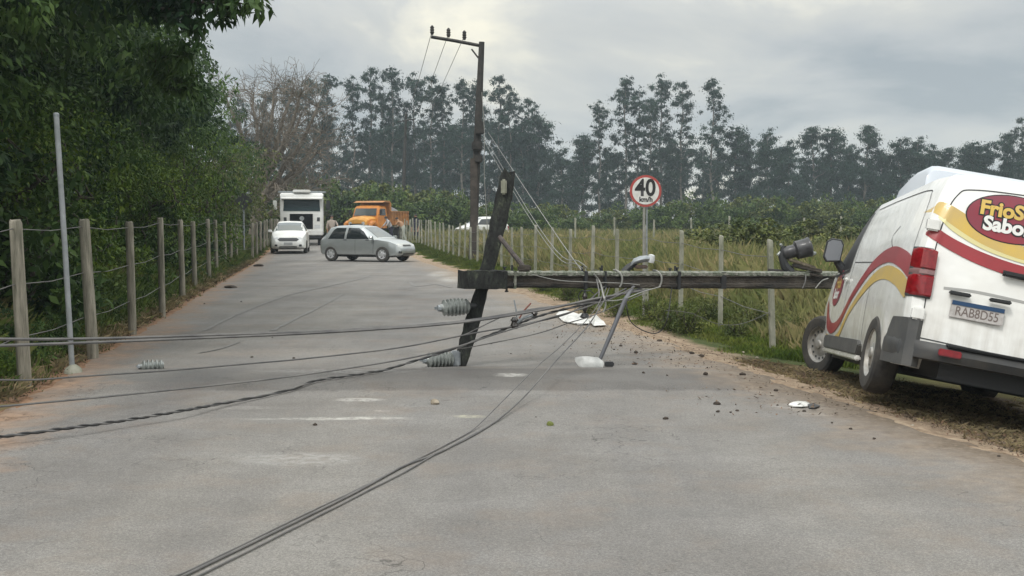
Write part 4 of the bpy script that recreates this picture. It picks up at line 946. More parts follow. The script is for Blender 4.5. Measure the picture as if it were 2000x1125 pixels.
insulator('insulator', 'loose ribbed pale insulator lying on the road near the left verge', (g0.x, 11.75, .066 + .01), (g1.x, 11.85, .066 + .01), .066, sheds=5, pin=False)
# small black suspension insulator below the pole
b0 = onpole(1137, -.09, .06); hi_ = insulator('insulator', 'small black insulator hanging under the fallen pole beside the white scraps', b0 + Vector((0, -.02, -.27)), b0 + Vector((0, -.01, -.04)), .034, m='dark_porcelain', sheds=3)
MB().lathe([(.04, 0), (.055, .015), (.03, .05)], (0, 0, -.05), 'z', 12).build('shoe', M['black_plastic'], hi_)
for k, (x_, z_) in enumerate(((.11, .2), (-.07, .19))):
    MB().tube([(0, 0, .24), (x_ * .5, 0, .25), (x_, 0, z_), (x_ * .7, 0, .12)], .008, 6).build('hook', M['black_plastic'], hi_)

# ---- cut-out switch dangling from the wires, left of the pole's middle
cs = empty('fuse_switch', at(1005, 632, 12.1)); tag(cs, 'broken fuse switch with thin spread rods tangled in the wires', 'fuse switch')
def W(px, py, Y): return at(px, py, Y) - cs.location
MB().tube([W(1005, 633, 12.1), W(1022, 622, 12.1), W(1048, 612, 12.1)], [.022, .014, .02], 8).build('fuse_tube', M['galv'], cs)
MB().lathe([(.03, 0), (.045, .03), (.03, .07), (.045, .09), (.02, .12)], W(1005, 642, 12.1), 'z', 12).build('contact', M['dark_porcelain'], cs)
MB().lathe([(.02, 0), (.035, .03), (.02, .06)], W(1044, 617, 12.1), 'z', 12).build('contact', M['dark_porcelain'], cs)
MB().tube([W(1010, 628, 12.1), W(1008, 605, 12.1), W(1004, 586, 12.1)], .009, 6).build('rod', M['galv'], cs)
MB().tube([W(1014, 622, 12.1), W(1024, 606, 12.1), W(1037, 592, 12.1)], .009, 6).build('rod', mat('rust_rod', (.22, .08, .06), .7), cs)

# ---- photocell lamp head riding on the pole
lh = empty('lamp_head', onpole(1245, .09)); tag(lh, 'broken silver street lamp head on top of the fallen pole', 'street lamp')
def WL(px, py, Y, o_=None): return at(px, py, Y) - (o_ or lh).location
hY = onpole(1245).y
hs = MB(); RR = []
for px, py, w_, t_ in ((1231, 519, .035, .02), (1238, 511, .06, .035), (1250, 507, .07, .04), (1262, 505, .06, .035), (1272, 506, .03, .03)):
    c = WL(px, py, hY); RR.append([c + Vector((0, math.cos(a) * w_, math.sin(a) * t_)) for a in np.linspace(0, 2 * PI, 13)[:-1]])
hs.rings(RR); hs.build('housing', M['galv'], lh)
MB().lathe([(.04, 0), (.045, .03), (.038, .085), (.01, .095)], WL(1270, 513, hY), Matrix.Rotation(.2, 3, 'Y'), 16).build('photocell', M['clear_lens'], lh)
MB().tube([WL(1219, 532, hY), WL(1228, 522, hY), WL(1242, 513, hY)], [.045, .04, .03], 8).build('neck', M['black_plastic'], lh)
MB().box(WL(1252, 521, hY), (.14, .10, .04)).build('base_plate', mat('rusty_plate', (.10, .065, .05), .8, col2=(.05, .04, .035), vscale=30), lh, bevel=.01)
for px, k in ((1200, 0), (1277, 1)):
    a = onpole(px); fb = MB().tube(spline([a + pu * .11 - pn * .02, a + pu * .10 + pn * .06, a + pdn * .03 + pu * .05 + pn * .10, a + pdn * .035 - pu * .02 + pn * .10, a + pdn * .015 - pu * .075 + pn * .09], 6), .011, 6)
    rel(fb, fp).build('strap_loop', M['wire_light'], fp)

# ---- street light whose head has reached the road
s_top = onpole(1228, -.07, .10); s_bot = at(1171, 704, 12.2)
sa = empty('street_light', (s_bot.x, s_bot.y, .02)); tag(sa, 'grey street light arm hanging from the pole with its flat white head on the road', 'street lamp')
o_ = sa.location
MB().tube([s_top - o_, at(1221, 585, 12.3) - o_, at(1196, 646, 12.25) - o_, s_bot - o_], [.016, .024, .024, .020], 10).build('arm', mat('arm_steel', (.13, .135, .15), .5, metal=.3), sa)
hp = []
for px, py, z in ((1117, 692, .10), (1139, 691, .11), (1165, 694, .10), (1177, 704, .06), (1174, 712, .03), (1150, 712, .02), (1136, 711, .02), (1124, 702, .05)):
    Y = (EYE - z) * FPX / (py - HZ); hp.append(Vector(((px - 1000) / FPX * Y, 12.15 + (Y - 12.6) * .35, z)) - o_)
cen = sum(hp, Vector()) / len(hp)
l1 = MB().rings([[cen + (p - cen) * .55 + Vector((0, 0, .045)) for p in hp], [cen + (p - cen) * .9 + Vector((0, 0, .03)) for p in hp], hp, [cen + (p - cen) * .93 - Vector((0, 0, .025)) for p in hp]])
l1.build('lamp_head', mat('lamp_casing', (.52, .53, .52), .5, col2=(.36, .37, .36), vscale=10), sa, bevel=.004)
MB().box(cen + Vector((.20, .0, -.005)), (.10, .07, .05)).build('joint', M['black_plastic'], sa, bevel=.01)

# ---- battered black drum (service transformer) with its brackets near the van
dr = empty('cable_drum', onpole(1552, .10)); tag(dr, 'dark cylindrical line fitting with bent brackets lying on the pole by the van mirror', 'line fitting')
dY = onpole(1552).y; o2 = dr.location
def WD(px, py, dy=0): return at(px, py, dY + dy) - o2
q_ = (WD(1583, 482) - WD(1536, 494)).to_track_quat('Z', 'Y').to_matrix()
MB().lathe([(.001, -.16), (.06, -.16), (.075, -.14), (.078, -.02), (.11, .0), (.113, .14), (.12, .15), (.12, .17), (.07, .19), (.001, .19)], WD(1555, 489), q_, 26, cap=False).build('drum', mat('drum_grey', (.05, .05, .055), .5, col2=(.025, .025, .028), vscale=10, coat=.2), dr, angle=40)
MB().tube([WD(1531, 480), WD(1527, 500), WD(1533, 520), WD(1545, 532)], [.03, .045, .055, .06], 8).build('bracket', M['black_plastic'], dr)
MB().box(WD(1566, 515), (.34, .09, .04), Matrix.Rotation(.32, 3, 'Y')).build('wooden_block', mat('split_wood', (.20, .17, .12), .9, col2=(.06, .05, .04), vscale=18), dr, bevel=.01)
MB().box(WD(1576, 524), (.36, .08, .05), Matrix.Rotation(.22, 3, 'Y')).build('wooden_block', M['old_pole'], dr, bevel=.01)
MB().lathe([(.02, 0), (.024, .05), (.012, .07)], WD(1519, 499), Matrix.Rotation(.8, 3, 'Y'), 10).build('knob', M['porcelain'], dr)
MB().lathe([(.02, 0), (.024, .05), (.012, .07)], WD(1583, 497), Matrix.Rotation(1.3, 3, 'Y'), 10).build('knob', M['porcelain'], dr)
MB().lathe([(.014, 0), (.02, .04), (.01, .05)], WD(1528, 483), Matrix.Rotation(-.6, 3, 'Y'), 10).build('knob', M['porcelain'], dr)
MB().tube([WD(1500, 528), WD(1530, 530), WD(1570, 533), WD(1606, 540)], .022, 8).build('rod', M['old_pole'], dr)

# ================================================================ cables
def cable(label, pts, r, m='wire', name='cable', n=8, group='wires torn down with the pole', seg=6, cat='cable', loop=None):
    P = spline([at(*p) if not isinstance(p, Vector) else p for p in pts], n)
    P = [Vector((p.x, p.y, max(p.z, (rz(p.x, p.y) if XL(p.y) < p.x < XR(p.y) else gz(p.x, p.y)) + r + .003))) for p in P]
    o = MB().tube(P, r, seg).build(name, M[m]); return tag(o, label, cat, group)
K = onpole(1245, -.09, .09); K2 = onpole(1262, -.10, .09); K3 = onpole(1215, -.09, .09); KC = at(1180, 560, onpole(1180).y - .11)
cable('upper strand of the thick cable pair crossing the left fence posts', [(-60, 662, 8.2), (150, 662, 9.2), (400, 655, 10.3), (640, 646, 11.2), (880, 630, 11.8), (1050, 604, 12.1), (1150, 588, 12.3), K], .013)
cable('lower strand of the thick cable pair crossing the left fence posts', [(-60, 677, 8.1), (150, 670, 9.1), (400, 660, 10.2), (640, 649, 11.1), (880, 632, 11.75), (1050, 607, 12.0), (1160, 584, 12.25), K2], .013)
cable('thin cable passing just before the loose insulator', [(-60, 741, 8.0), (60, 742, 8.7), (160, 735, 9.4), (325, 724, 10.3), (489, 710, 11.0), (600, 700, 11.3), (780, 679, 11.7), (929, 650, 12.0), (1020, 634, 12.1), (1120, 608, 12.2), KC], .008)
cable('thin cable reaching the left verge between the loose insulator and the twisted one', [(-60, 798, 7.8), (0, 794, 8.0), (120, 783, 8.6), (244, 771, 9.1), (444, 750, 9.9), (600, 731, 10.5), (780, 703, 11.3), (887, 679, 11.8), (967, 653, 12.0), (1050, 628, 12.1), (1150, 598, 12.2), K3], .008)
tw = [(-60, 858, 7.75), (0, 853, 7.9), (133, 836, 8.2), (249, 820, 8.6), (356, 802, 9.0), (444, 786, 9.6), (596, 759, 10.6), (690, 740, 11.1), (780, 714, 11.6), (895, 678, 11.95), (988, 642, 12.1), (1060, 615, 12.2), (1160, 590, 12.25), K]
TP = spline([at(*p) if not isinstance(p, Vector) else p for p in tw], 14)
TP = [Vector((p.x, p.y, max(p.z, rz(p.x, p.y) + .022))) for p in TP]
for ph, lb, mm in ((0, 'black strand of the twisted cable nearest the camera on the left', 'wire_dark'), (PI, 'grey strand wound round the twisted cable nearest the camera on the left', 'wire')):
    Q = []
    for i, p in enumerate(TP):
        f = min(1, max(0, (i - 10) / 20)); a = i * 1.05 + ph; Q.append(p + Vector((0, math.cos(a), math.sin(a))) * .0065)
    tag(MB().tube(Q, .0085, 6).build('cable', M[mm]), lb, 'cable', 'wires torn down with the pole')
cable('left of the three long wires running to the bottom of the picture', [(330, 1150, 4.9), (375, 1125, 5.01), (600, 1011, 6.0), (700, 962, 6.55), (790, 913, 7.2), (840, 890, 7.6), (920, 842, 8.4), (985, 780, 9.4), (1050, 715, 10.6), (1100, 672, 11.4), (1150, 620, 12.0), (1172, 588, 12.2), at(1178, 562, onpole(1178).y - .1)], .0045, 'wire')
cable('middle of the three long wires running to the bottom of the picture', [(345, 1150, 4.85), (388, 1125, 5.01), (610, 1012, 5.98), (700, 967, 6.5), (790, 915, 7.18), (850, 893, 7.55), (915, 858, 8.15), (975, 818, 8.9), (1028, 770, 9.8), (1090, 700, 10.9), (1148, 637, 11.9), (1170, 600, 12.2), at(1184, 562, onpole(1184).y - .1)], .0065, 'wire')
cable('right of the three long wires running to the bottom of the picture', [(372, 1152, 4.85), (412, 1126, 5.0), (620, 1018, 5.93), (740, 956, 6.65), (800, 924, 7.08), (850, 894, 7.55), (915, 860, 8.13), (975, 819, 8.9), (1028, 771, 9.8), (1088, 702, 10.9), (1146, 638, 11.9), (1178, 590, 12.2), at(1190, 562, onpole(1190).y - .1)], .005, 'wire')
cable('thin bare wire from the cable pair up to the pole head', [(905, 655, 12.0), (1000, 612, 12.15), (1100, 596, 12.2), (1175, 590, 12.25), (1240, 560, 12.3)], .006, 'wire')
cable('fine wire running from the twisted cable to the pole middle', [(895, 681, 12.0), (924, 677, 12.02), (1047, 652, 12.1), (1113, 630, 12.2), (1153, 618, 12.25), (1215, 592, 12.35), (1255, 574, 12.4)], .006, 'wire')
cable('pale wire drooping from the pole towards the cable pair', [(1180, 588, 12.3), (1215, 585, 12.35), (1255, 570, 12.4), (1290, 560, 12.5)], .006, 'wire_light')
cable('thin dark loop of wire hanging to the sand right of the street light', [at(1222, 562, onpole(1222).y - .1), (1224, 600, 12.6), (1232, 628, 12.7), (1255, 645, 12.8), (1280, 651, 12.9), (1296, 640, 12.9), (1305, 615, 12.85), at(1312, 562, onpole(1312).y - .1)], .006, 'wire_dark')
cable('pale double loop of wire hanging below the pole', [at(1160, 535, onpole(1160).y - .11), at(1172, 552, onpole(1172).y - .12), (1178, 575, 12.35), (1183, 595, 12.3), (1178, 610, 12.28)], .010, 'wire_light')
cable('grey wire loop hanging below the pole left of the pale one', [at(1165, 545, onpole(1165).y - .115), (1170, 570, 12.35), (1168, 590, 12.3), (1172, 608, 12.28)], .008, 'wire')
cable('thin wire slung along the front face of the fallen pole', [onpole(1030, .06, .095), onpole(1080, .0, .10), onpole(1140, -.02, .10), onpole(1200, -.03, .10), onpole(1240, -.05, .10)], .005, 'wire_light')
cable('thin fence wire curving low between the right hand posts', [(1300, 606, 14.6), (1350, 612, 14.9), (1400, 632, 15.1), (1450, 632, 15.2), (1515, 605, 15.3)], .004, 'wire')
cable('two pale bent wires at the foot of the pole beside the van', [onpole(1582, -.09, .10), onpole(1592, .0, .12), onpole(1604, .03, .12)], .008, 'wire_light')
cable('thin wire tail by the drum on the pole', [onpole(1556, -.09, .11), onpole(1560, .0, .12), onpole(1562, .08, .10)], .008, 'wire')

# ================================================================ standing poles
def upole(name, label, base, top, r0, r1, cat='utility pole', arm=None, group=None):
    e = empty(name, base); tag(e, label, cat, group); base, top = Vector(base), Vector(top); d = top - base
    MB().tube([(0, 0, -.3), d * .35, d * .7, d], [r0, r0 * .93, (r0 + r1) / 2, r1], 14).build('shaft', M['dark_pole'], e)
    return e
M['dark_pole'] = mat('dark_standing_pole', (.055, .05, .045), .9, col2=(.02, .02, .02), vscale=3)
bP = at(922, 512, 46); bP.z = gz(bP.x, 46); tP = at(941, 82, 46)
up = upole('utility_pole', 'tall dark utility pole still standing beyond the leaning crossarm', bP, tP, .17, .11)
def WP(px, py, Y=46): return at(px, py, Y) - bP
MB().tube([WP(842, 72), WP(890, 80), WP(942, 90)], .065, 4).build('crossarm', M['dark_pole'], up, smoothf=False)
MB().tube([WP(921, 96), WP(938, 118)], .035, 6).build('brace', M['dark_pole'], up)
for i, (px, py) in enumerate(((844, 68), (876, 73), (907, 78))):
    MB().lathe([(.05, 0), (.06, .05), (.09, .10), (.06, .14), (.09, .19), (.06, .23), (.085, .28), (.05, .33), (.03, .36)], WP(px, py), 'z', 12).build('insulator', M['dark_pole'], up)
for py, w_, h_, dx_ in ((250, .34, .5, 2), (285, .42, .34, -3), (310, .3, .3, 0)):
    MB().box(WP(935 + dx_, py, 45.8), (w_, .25, h_)).build('junction_box', M['dark_pole'], up, bevel=.04)
MB().box(WP(926, 410, 45.9), (.30, .18, 4.0)).build('side_timber', mat('side_timber', (.085, .07, .06), .9, col2=(.04, .035, .03), vscale=4), up, bevel=.03)
bF = at(785, 452, 105); bF.z = gz(bF.x, 105); tF = at(793, 222, 105)
uf = upole('utility_pole', 'farthest thin utility pole above the orange dump truck', bF, tF, .17, .10)
MB().tube([at(776, 238, 105) - bF, at(812, 232, 105) - bF], .06, 4).build('crossarm', M['dark_pole'], uf, smoothf=False)
for i, (px, py, tx, ty) in enumerate(((844, 60, 778, 236), (876, 66, 792, 234), (907, 70, 806, 232))):
    a, b = at(px, py, 46), at(tx, ty, 105); m_ = (a + b) / 2 - Vector((0, 0, .9))
    cable('%s of the wires strung from the standing pole to the far one' % ('leftmost', 'middle', 'rightmost')[i], [a, a * .7 + b * .3 - Vector((0, 0, .8)), m_, a * .3 + b * .7 - Vector((0, 0, .8)), b], .012, 'wire', group='wires between the standing poles')
GU = 'slack wires from the standing pole to the fallen one'
cable('steepest slack wire passing behind the top of the leaning crossarm', [(953, 258, 45.5), (1095, 471, 16.5), (1146, 522, 12.7)], .0065, 'wire_light', group=GU)
cable('upper of the two slack wires running close together', [(944, 262, 45.5), (1050, 440, 18), (1143, 519, 12.7)], .005, 'wire_light', group=GU)
cable('lower of the two slack wires running close together', [(941, 268, 45.5), (1048, 447, 18), (1138, 524, 12.7)], .005, 'wire_light', group=GU)
cable('pale upright wire running down beside the standing pole', [(941, 180, 45.6), (946, 260, 45.6), (946, 340, 45.6), (951, 430, 45.6), (953, 470, 45.6)], .016, 'wire_light', group=GU)
# bare steel post on the left verge
pb = at(143, 731, 11.8); pb.z = gz(pb.x, 11.8); pt = at(110, 228, 11.8)
sp_ = empty('steel_post', pb); tag(sp_, 'bare galvanised steel post without a sign, standing on the left verge', 'post')
MB().tube([(0, 0, -.2), (pt - pb) * .5, pt - pb], .027, 14).build('tube', mat('post_galv', (.36, .38, .40), .55, metal=.25, col2=(.22, .24, .25), vscale=5), sp_)
MB().lathe([(.029, 0), (.029, .03), (.02, .04)], pt - pb, 'z', 12).build('cap', M['galv'], sp_)
MB().lathe([(.10, -.02), (.08, .05), (.03, .09)], (0, 0, 0), 'z', 12).build('footing', M['concrete_post'], sp_)
# warning sign seen from behind, far left
wb = at(477, 501, 52); wb.z = gz(wb.x, 52); wt = at(475, 374, 52)
wsn = empty('road_sign', wb); tag(wsn, 'dark back of a diamond road sign on a thin pole by the left fence', 'road sign')
MB().tube([(0, 0, -.2), wt - wb], .04, 10).build('pole', M['galv'], wsn)
MB().rings([[(wt - wb) + Vector((.04 + x_, q, -.42 + z_)) for x_, z_ in ((-.40, 0), (0, -.40), (.40, 0), (0, .40))] for q in (-.085, -.065)]).build('panel', M['dark_seam'], wsn, bevel=.004)
MB().box((wt - wb) + Vector((0, -.055, -.42)), (.5, .02, .05)).build('strut', M['galv'], wsn)
# 40 km/h sign
sY = 18.6; sb = at(1257, 612, sY); sb.z = gz(sb.x, sY); s0 = at(1261, 373, sY)
sg = empty('speed_sign', sb); tag(sg, 'round 40 km/h speed limit sign with red rim on a pale post', 'road sign')
MB().tube([(0, 0, -.2), (s0 - sb) + Vector((-.02, .03, .18))], .022, 10).build('post', mat('sign_post', (.30, .30, .27), .7, col2=(.2, .2, .18), vscale=6), sg)
MB().tube([(.045, .02, .9), (s0 - sb) + Vector((.025, .03, .18))], .012, 8).build('stay', M['galv'], sg)
c0 = s0 - sb
def disc(r, y, t=.004): return MB().lathe([(.0005, 0), (r, 0), (r, t), (.0005, t)], c0 + Vector((0, y, 0)), 'y', 48, cap=False)
disc(.250, 0, .006).build('disc', M['sign_red'], sg); fc = disc(.212, -.006).build('face', M['sign_white'], sg)
class SignFace:
    text = Skin.text
    def hit(s, a, b, side, lift): return c0 + Vector((a, -.0065 - lift, b))
SignFace().text('numerals', '40', .37, -.005, .04, 'F', M['black_ink'], sg, bold=.009, lift=.003, flip=1, sx=.88)
SignFace().text('unit', 'km/h', .105, .005, -.135, 'F', M['black_ink'], sg, bold=.004, lift=.003, flip=1)

# ================================================================ fences
def post(e, X, Y, h, r, m, seed, lean=0, sq=False):
    r_ = random.Random(seed); z0 = gz(X, Y) - e.location.z; o = Vector((X - e.location.x, Y - e.location.y, z0)); lx, ly = r_.uniform(-.035, .035) + lean, r_.uniform(-.03, .03)
    n = 4 if sq else 12; mb = MB(); RR = []; a0 = r_.uniform(-.2, .2) + (PI / 4 if sq else 0)
    ks = [r_.uniform(.93, 1.06) for _ in range(n)]
    for f in (-.12, .0, .15, .3, .45, .6, .75, .9, .985, 1.0):
        rr = r * (1.06 - .1 * f) * (.8 if f == 1 else 1) * r_.uniform(.975, 1.025)
        RR.append([o + Vector((lx * f + math.cos(a0 + 2 * PI * k / n) * rr * ks[k], ly * f + math.sin(a0 + 2 * PI * k / n) * rr * ks[k], h * f + (.012 * math.sin(k * 1.3) if f > .98 else 0))) for k in range(n)])
    mb.rings(RR); mb.build('post', M[m], e, angle=60 if not sq else 30, fix=False)
    return o + Vector((lx, ly, h))
def wires(e, tops, fr, r, m, dy, sag=.03, inset=0):
    for f in fr:
        P = []
        for i, t in enumerate(tops):
            p = Vector((t[0].x, t[0].y + dy, t[1] + (t[0].z - t[1]) * f)); P.append(p)
            if i < len(tops) - 1:
                q = tops[i + 1]; p2 = Vector((q[0].x, q[0].y + dy, q[1] + (q[0].z - q[1]) * f)); P.append((p + p2) / 2 - Vector((0, 0, sag)))
        MB().tube(P, r, 5).build('wire', M[m], e)
lf = empty('fence', (XL(11) - .4, 11, 0)); tag(lf, 'left roadside fence of round weathered wooden posts and wire below the trees', 'fence')
lp = [(-40, 800, 9.6, 1.5, .085), (45, 762, 10.7, 1.53, .072), (180, 702, 13.1, 1.55, .075), (258, 657, 15.9, 1.53, .066), (317, 619, 19.1, 1.60, .066), (357, 585, 23.4, 1.58, .066), (381, 566, 27.0, 1.55, .07), (409, 527, 31, 1.62, .07), (424, 525, 35, 1.6, .07), (441, 520, 39, 1.55, .07), (452, 515, 42.5, 1.55, .07), (463, 508, 46, 1.5, .07)]
tops = []
for i, (px, py, Y, h, r) in enumerate(lp):
    X = at(px, 600, Y).x; t = post(lf, X, Y, h - max(0, gz(X, Y) * .6), r * .80, 'wood_post', 100 + i, lean=-.05 if i < 7 else 0); tops.append((t, gz(X, Y) - lf.location.z))
for i in range(14):
    Y = 50 + i * 3.6; X = XL(Y) - .35; t = post(lf, X, Y, 1.5, .055, 'wood_post', 140 + i); tops.append((t, gz(X, Y) - lf.location.z))
wires(lf, tops, (.30, .62, .95), .005, 'wire', -.07)
rf_ = empty('fence', (3.7, 15.2, 0)); tag(rf_, 'right roadside fence of pale concrete posts and wire along the tall grass', 'fence')
def RFX(Y): return 3.42 - .166 * (Y - 15.2)
tops = []; Y = 9.2; i = 0; r_ = random.Random(77)
Yl = [15.3, 17.3, 19.2, 21.2, 23.3, 25.4, 27.6, 29.8, 32] + [34 + 1.9 * k for k in range(32)]
for i, Y in enumerate(Yl):
    X = RFX(Y); h = 1.42 + r_.uniform(-.09, .09); t = post(rf_, X, Y, h, .048 if Y < 40 else .052, 'concrete_post', 200 + i, sq=True, lean=r_.uniform(-.06, .05)); tops.append((t, gz(X, Y) - rf_.location.z))
wires(rf_, tops, (.35, .6, .85), .005, 'wire', -.06)
ff = empty('fence', (20, 62, 0)); tag(ff, 'farther pasture fence of thin pale posts before the bushes', 'fence')
for i in range(26):
    X, Y = 3 + i * 1.9, 56 + i * .35; z = 0; post(ff, X, Y, 1.62 + .1 * math.sin(i * 2.1), .06, 'concrete_post', 300 + i, sq=True)

# ================================================================ debris on the road
def rock(name, label, p, size, m, seed, flat=.65, group=None, cat='clod'):
    r_ = random.Random(seed); bm = bmesh.new(); bmesh.ops.create_icosphere(bm, subdivisions=2, radius=1)
    d1 = [Vector((r_.gauss(0, 1), r_.gauss(0, 1), r_.gauss(0, 1))).normalized() for _ in range(7)]
    for v in bm.verts:
        k = 1 + .22 * sum(max(0, v.co.dot(d)) ** 3 * (1 if j % 2 else -1) for j, d in enumerate(d1)) + r_.uniform(-.10, .10)
        v.co = Vector((v.co.x * k * size, v.co.y * k * size * .8, max(v.co.z, -.55) * k * size * flat))
    bmesh.ops.rotate(bm, verts=bm.verts, matrix=Matrix.Rotation(r_.uniform(0, 6), 3, 'Z'))
    me = bpy.data.meshes.new(name); bm.to_mesh(me); bm.free(); o = link(name, me, M[m]); o.location = (p[0], p[1], p[2] + size * flat * .45); return tag(o, label, cat, group)
def gp(px, py): Y = EYE * FPX / (py - HZ); return ((px - 1000) / FPX * Y, Y)
def gpos(px, py):
    x, y = gp(px, py)
    for _ in range(3):
        z = rz(x, y) if x < XR(y) else gz(x, y); y = (EYE - z) * FPX / (py - HZ); x = (px - 1000) / FPX * y
    return (x, y, rz(x, y) if x < XR(y) else gz(x, y))
rock('stone', 'brown stone lying alone in the middle of the road', gpos(848, 791), .045, 'sandstone', 1, .7, cat='stone')
rock('clod', 'greenish clump of turf on the road right of the middle', gpos(1075, 833), .035, 'leaf_olive', 2, .6)
CL = [(613, 833, .035), (1243, 690, .05), (1241, 713, .05), (1290, 668, .06), (1213, 677, .04), (1258, 730, .03), (1271, 718, .025), (1353, 692, .05), (1372, 697, .05), (1312, 704, .025), (1380, 733, .05), (1452, 734, .05), (1520, 722, .04),
      (1403, 792, .05), (1302, 821, .04), (1405, 807, .03), (1443, 805, .025), (1430, 808, .02), (1519, 757, .035), (1522, 794, .02), (1630, 829, .02), (1667, 841, .025), (1714, 860, .018), (1047, 817, .012), (1575, 806, .03),
      (1788, 835, .03), (1820, 799, .02), (1676, 784, .03), (1660, 793, .02), (1960, 895, .02), (1712, 861, .015), (530, 660, .02), (490, 699, .03), (572, 701, .03), (865, 700, .02), (998, 692, .02), (1500, 690, .05), (1480, 700, .045), (1528, 698, .05), (1452, 690, .05), (1425, 686, .03), (1585, 745, .04),
      (1200, 684, .025), (1220, 664, .02), (1335, 676, .02), (1305, 735, .02), (470, 590, .03), (398, 594, .03)]
CLP = set(CL[k] for k in (25, 26, 36, 37, 39)); CL.sort(); seen_ = [0, 0]
for i, (px, py, s_) in enumerate(CL):
    pale = CL[i] in CLP; no_ = ordinal(seen_[pale]); seen_[pale] += 1
    rock('stone' if pale else 'clod', 'small pale stone in the soil beside the van, %s from the left' % no_ if pale else 'small dark clod of earth on or beside the road, %s from the left' % no_, gpos(px, py), s_ * .62, 'sandstone' if pale else 'clod', 60 + i, .6, group='pale stones beside the road' if pale else 'clods of earth scattered on the road', cat='stone' if pale else 'clod')
rock('clod', 'low heap of leaf mould at the left edge of the road, nearer', gpos(450, 562), .20, 'clod', 5, .22)
rock('clod', 'low heap of leaf mould at the left edge of the road, farther', gpos(507, 520), .24, 'clod', 6, .22)
def scrap(name, label, poly, m, cat, seed, lift=.03, group=None):
    r_ = random.Random(seed); pts = [Vector(gpos(x, y)) for x, y in poly]; c = sum(pts, Vector()) / len(pts); mb = MB(); n = len(pts)
    for q in (0, .008):
        mb.v += [tuple(c + Vector((0, 0, lift + q)))]
        for ring in (.55, 1):
            mb.v += [tuple(c + (p - c) * ring + Vector((0, 0, (lift * r_.uniform(.1, 2.2) if ring < 1 else lift * r_.uniform(.05, .9)) + q))) for p in pts]
    s0 = 0
    for base in (0, 2 * n + 1):
        for k in range(n):
            mb.f += [(base, base + 1 + k, base + 1 + (k + 1) % n), (base + 1 + k, base + 1 + n + k, base + 1 + n + (k + 1) % n, base + 1 + (k + 1) % n)]
    for k in range(n): mb.f.append((1 + n + k, 1 + n + (k + 1) % n, 2 * n + 2 + n + (k + 1) % n, 2 * n + 2 + n + k))
    return tag(mb.build(name, M[m], angle=20), label, cat, group)
M['white_scrap'] = mat('white_scrap', (.74, .74, .72), .5, col2=(.5, .5, .48), vscale=9)
scrap('plastic_scrap', 'larger torn white bodywork scrap on the road behind the hanging insulator', [(1086, 618), (1096, 612), (1128, 619), (1150, 626), (1153, 636), (1128, 636), (1100, 630)], 'white_scrap', 'scrap', 1, .05)
scrap('plastic_scrap', 'smaller crumpled white bodywork scrap right of the larger one', [(1150, 630), (1163, 624), (1180, 632), (1184, 639), (1160, 640)], 'white_scrap', 'scrap', 2, .05)
scrap('plastic_scrap', 'flat torn white scrap on the asphalt left of the rear wheel', [(1543, 795), (1562, 789), (1584, 791), (1586, 797), (1570, 800), (1552, 798)], 'white_scrap', 'scrap', 3, .015)
scrap('plastic_scrap', 'dark torn scrap touching the white one near the rear wheel', [(1581, 796), (1592, 793), (1606, 798), (1596, 802), (1584, 801)], 'black_plastic', 'scrap', 4, .012)

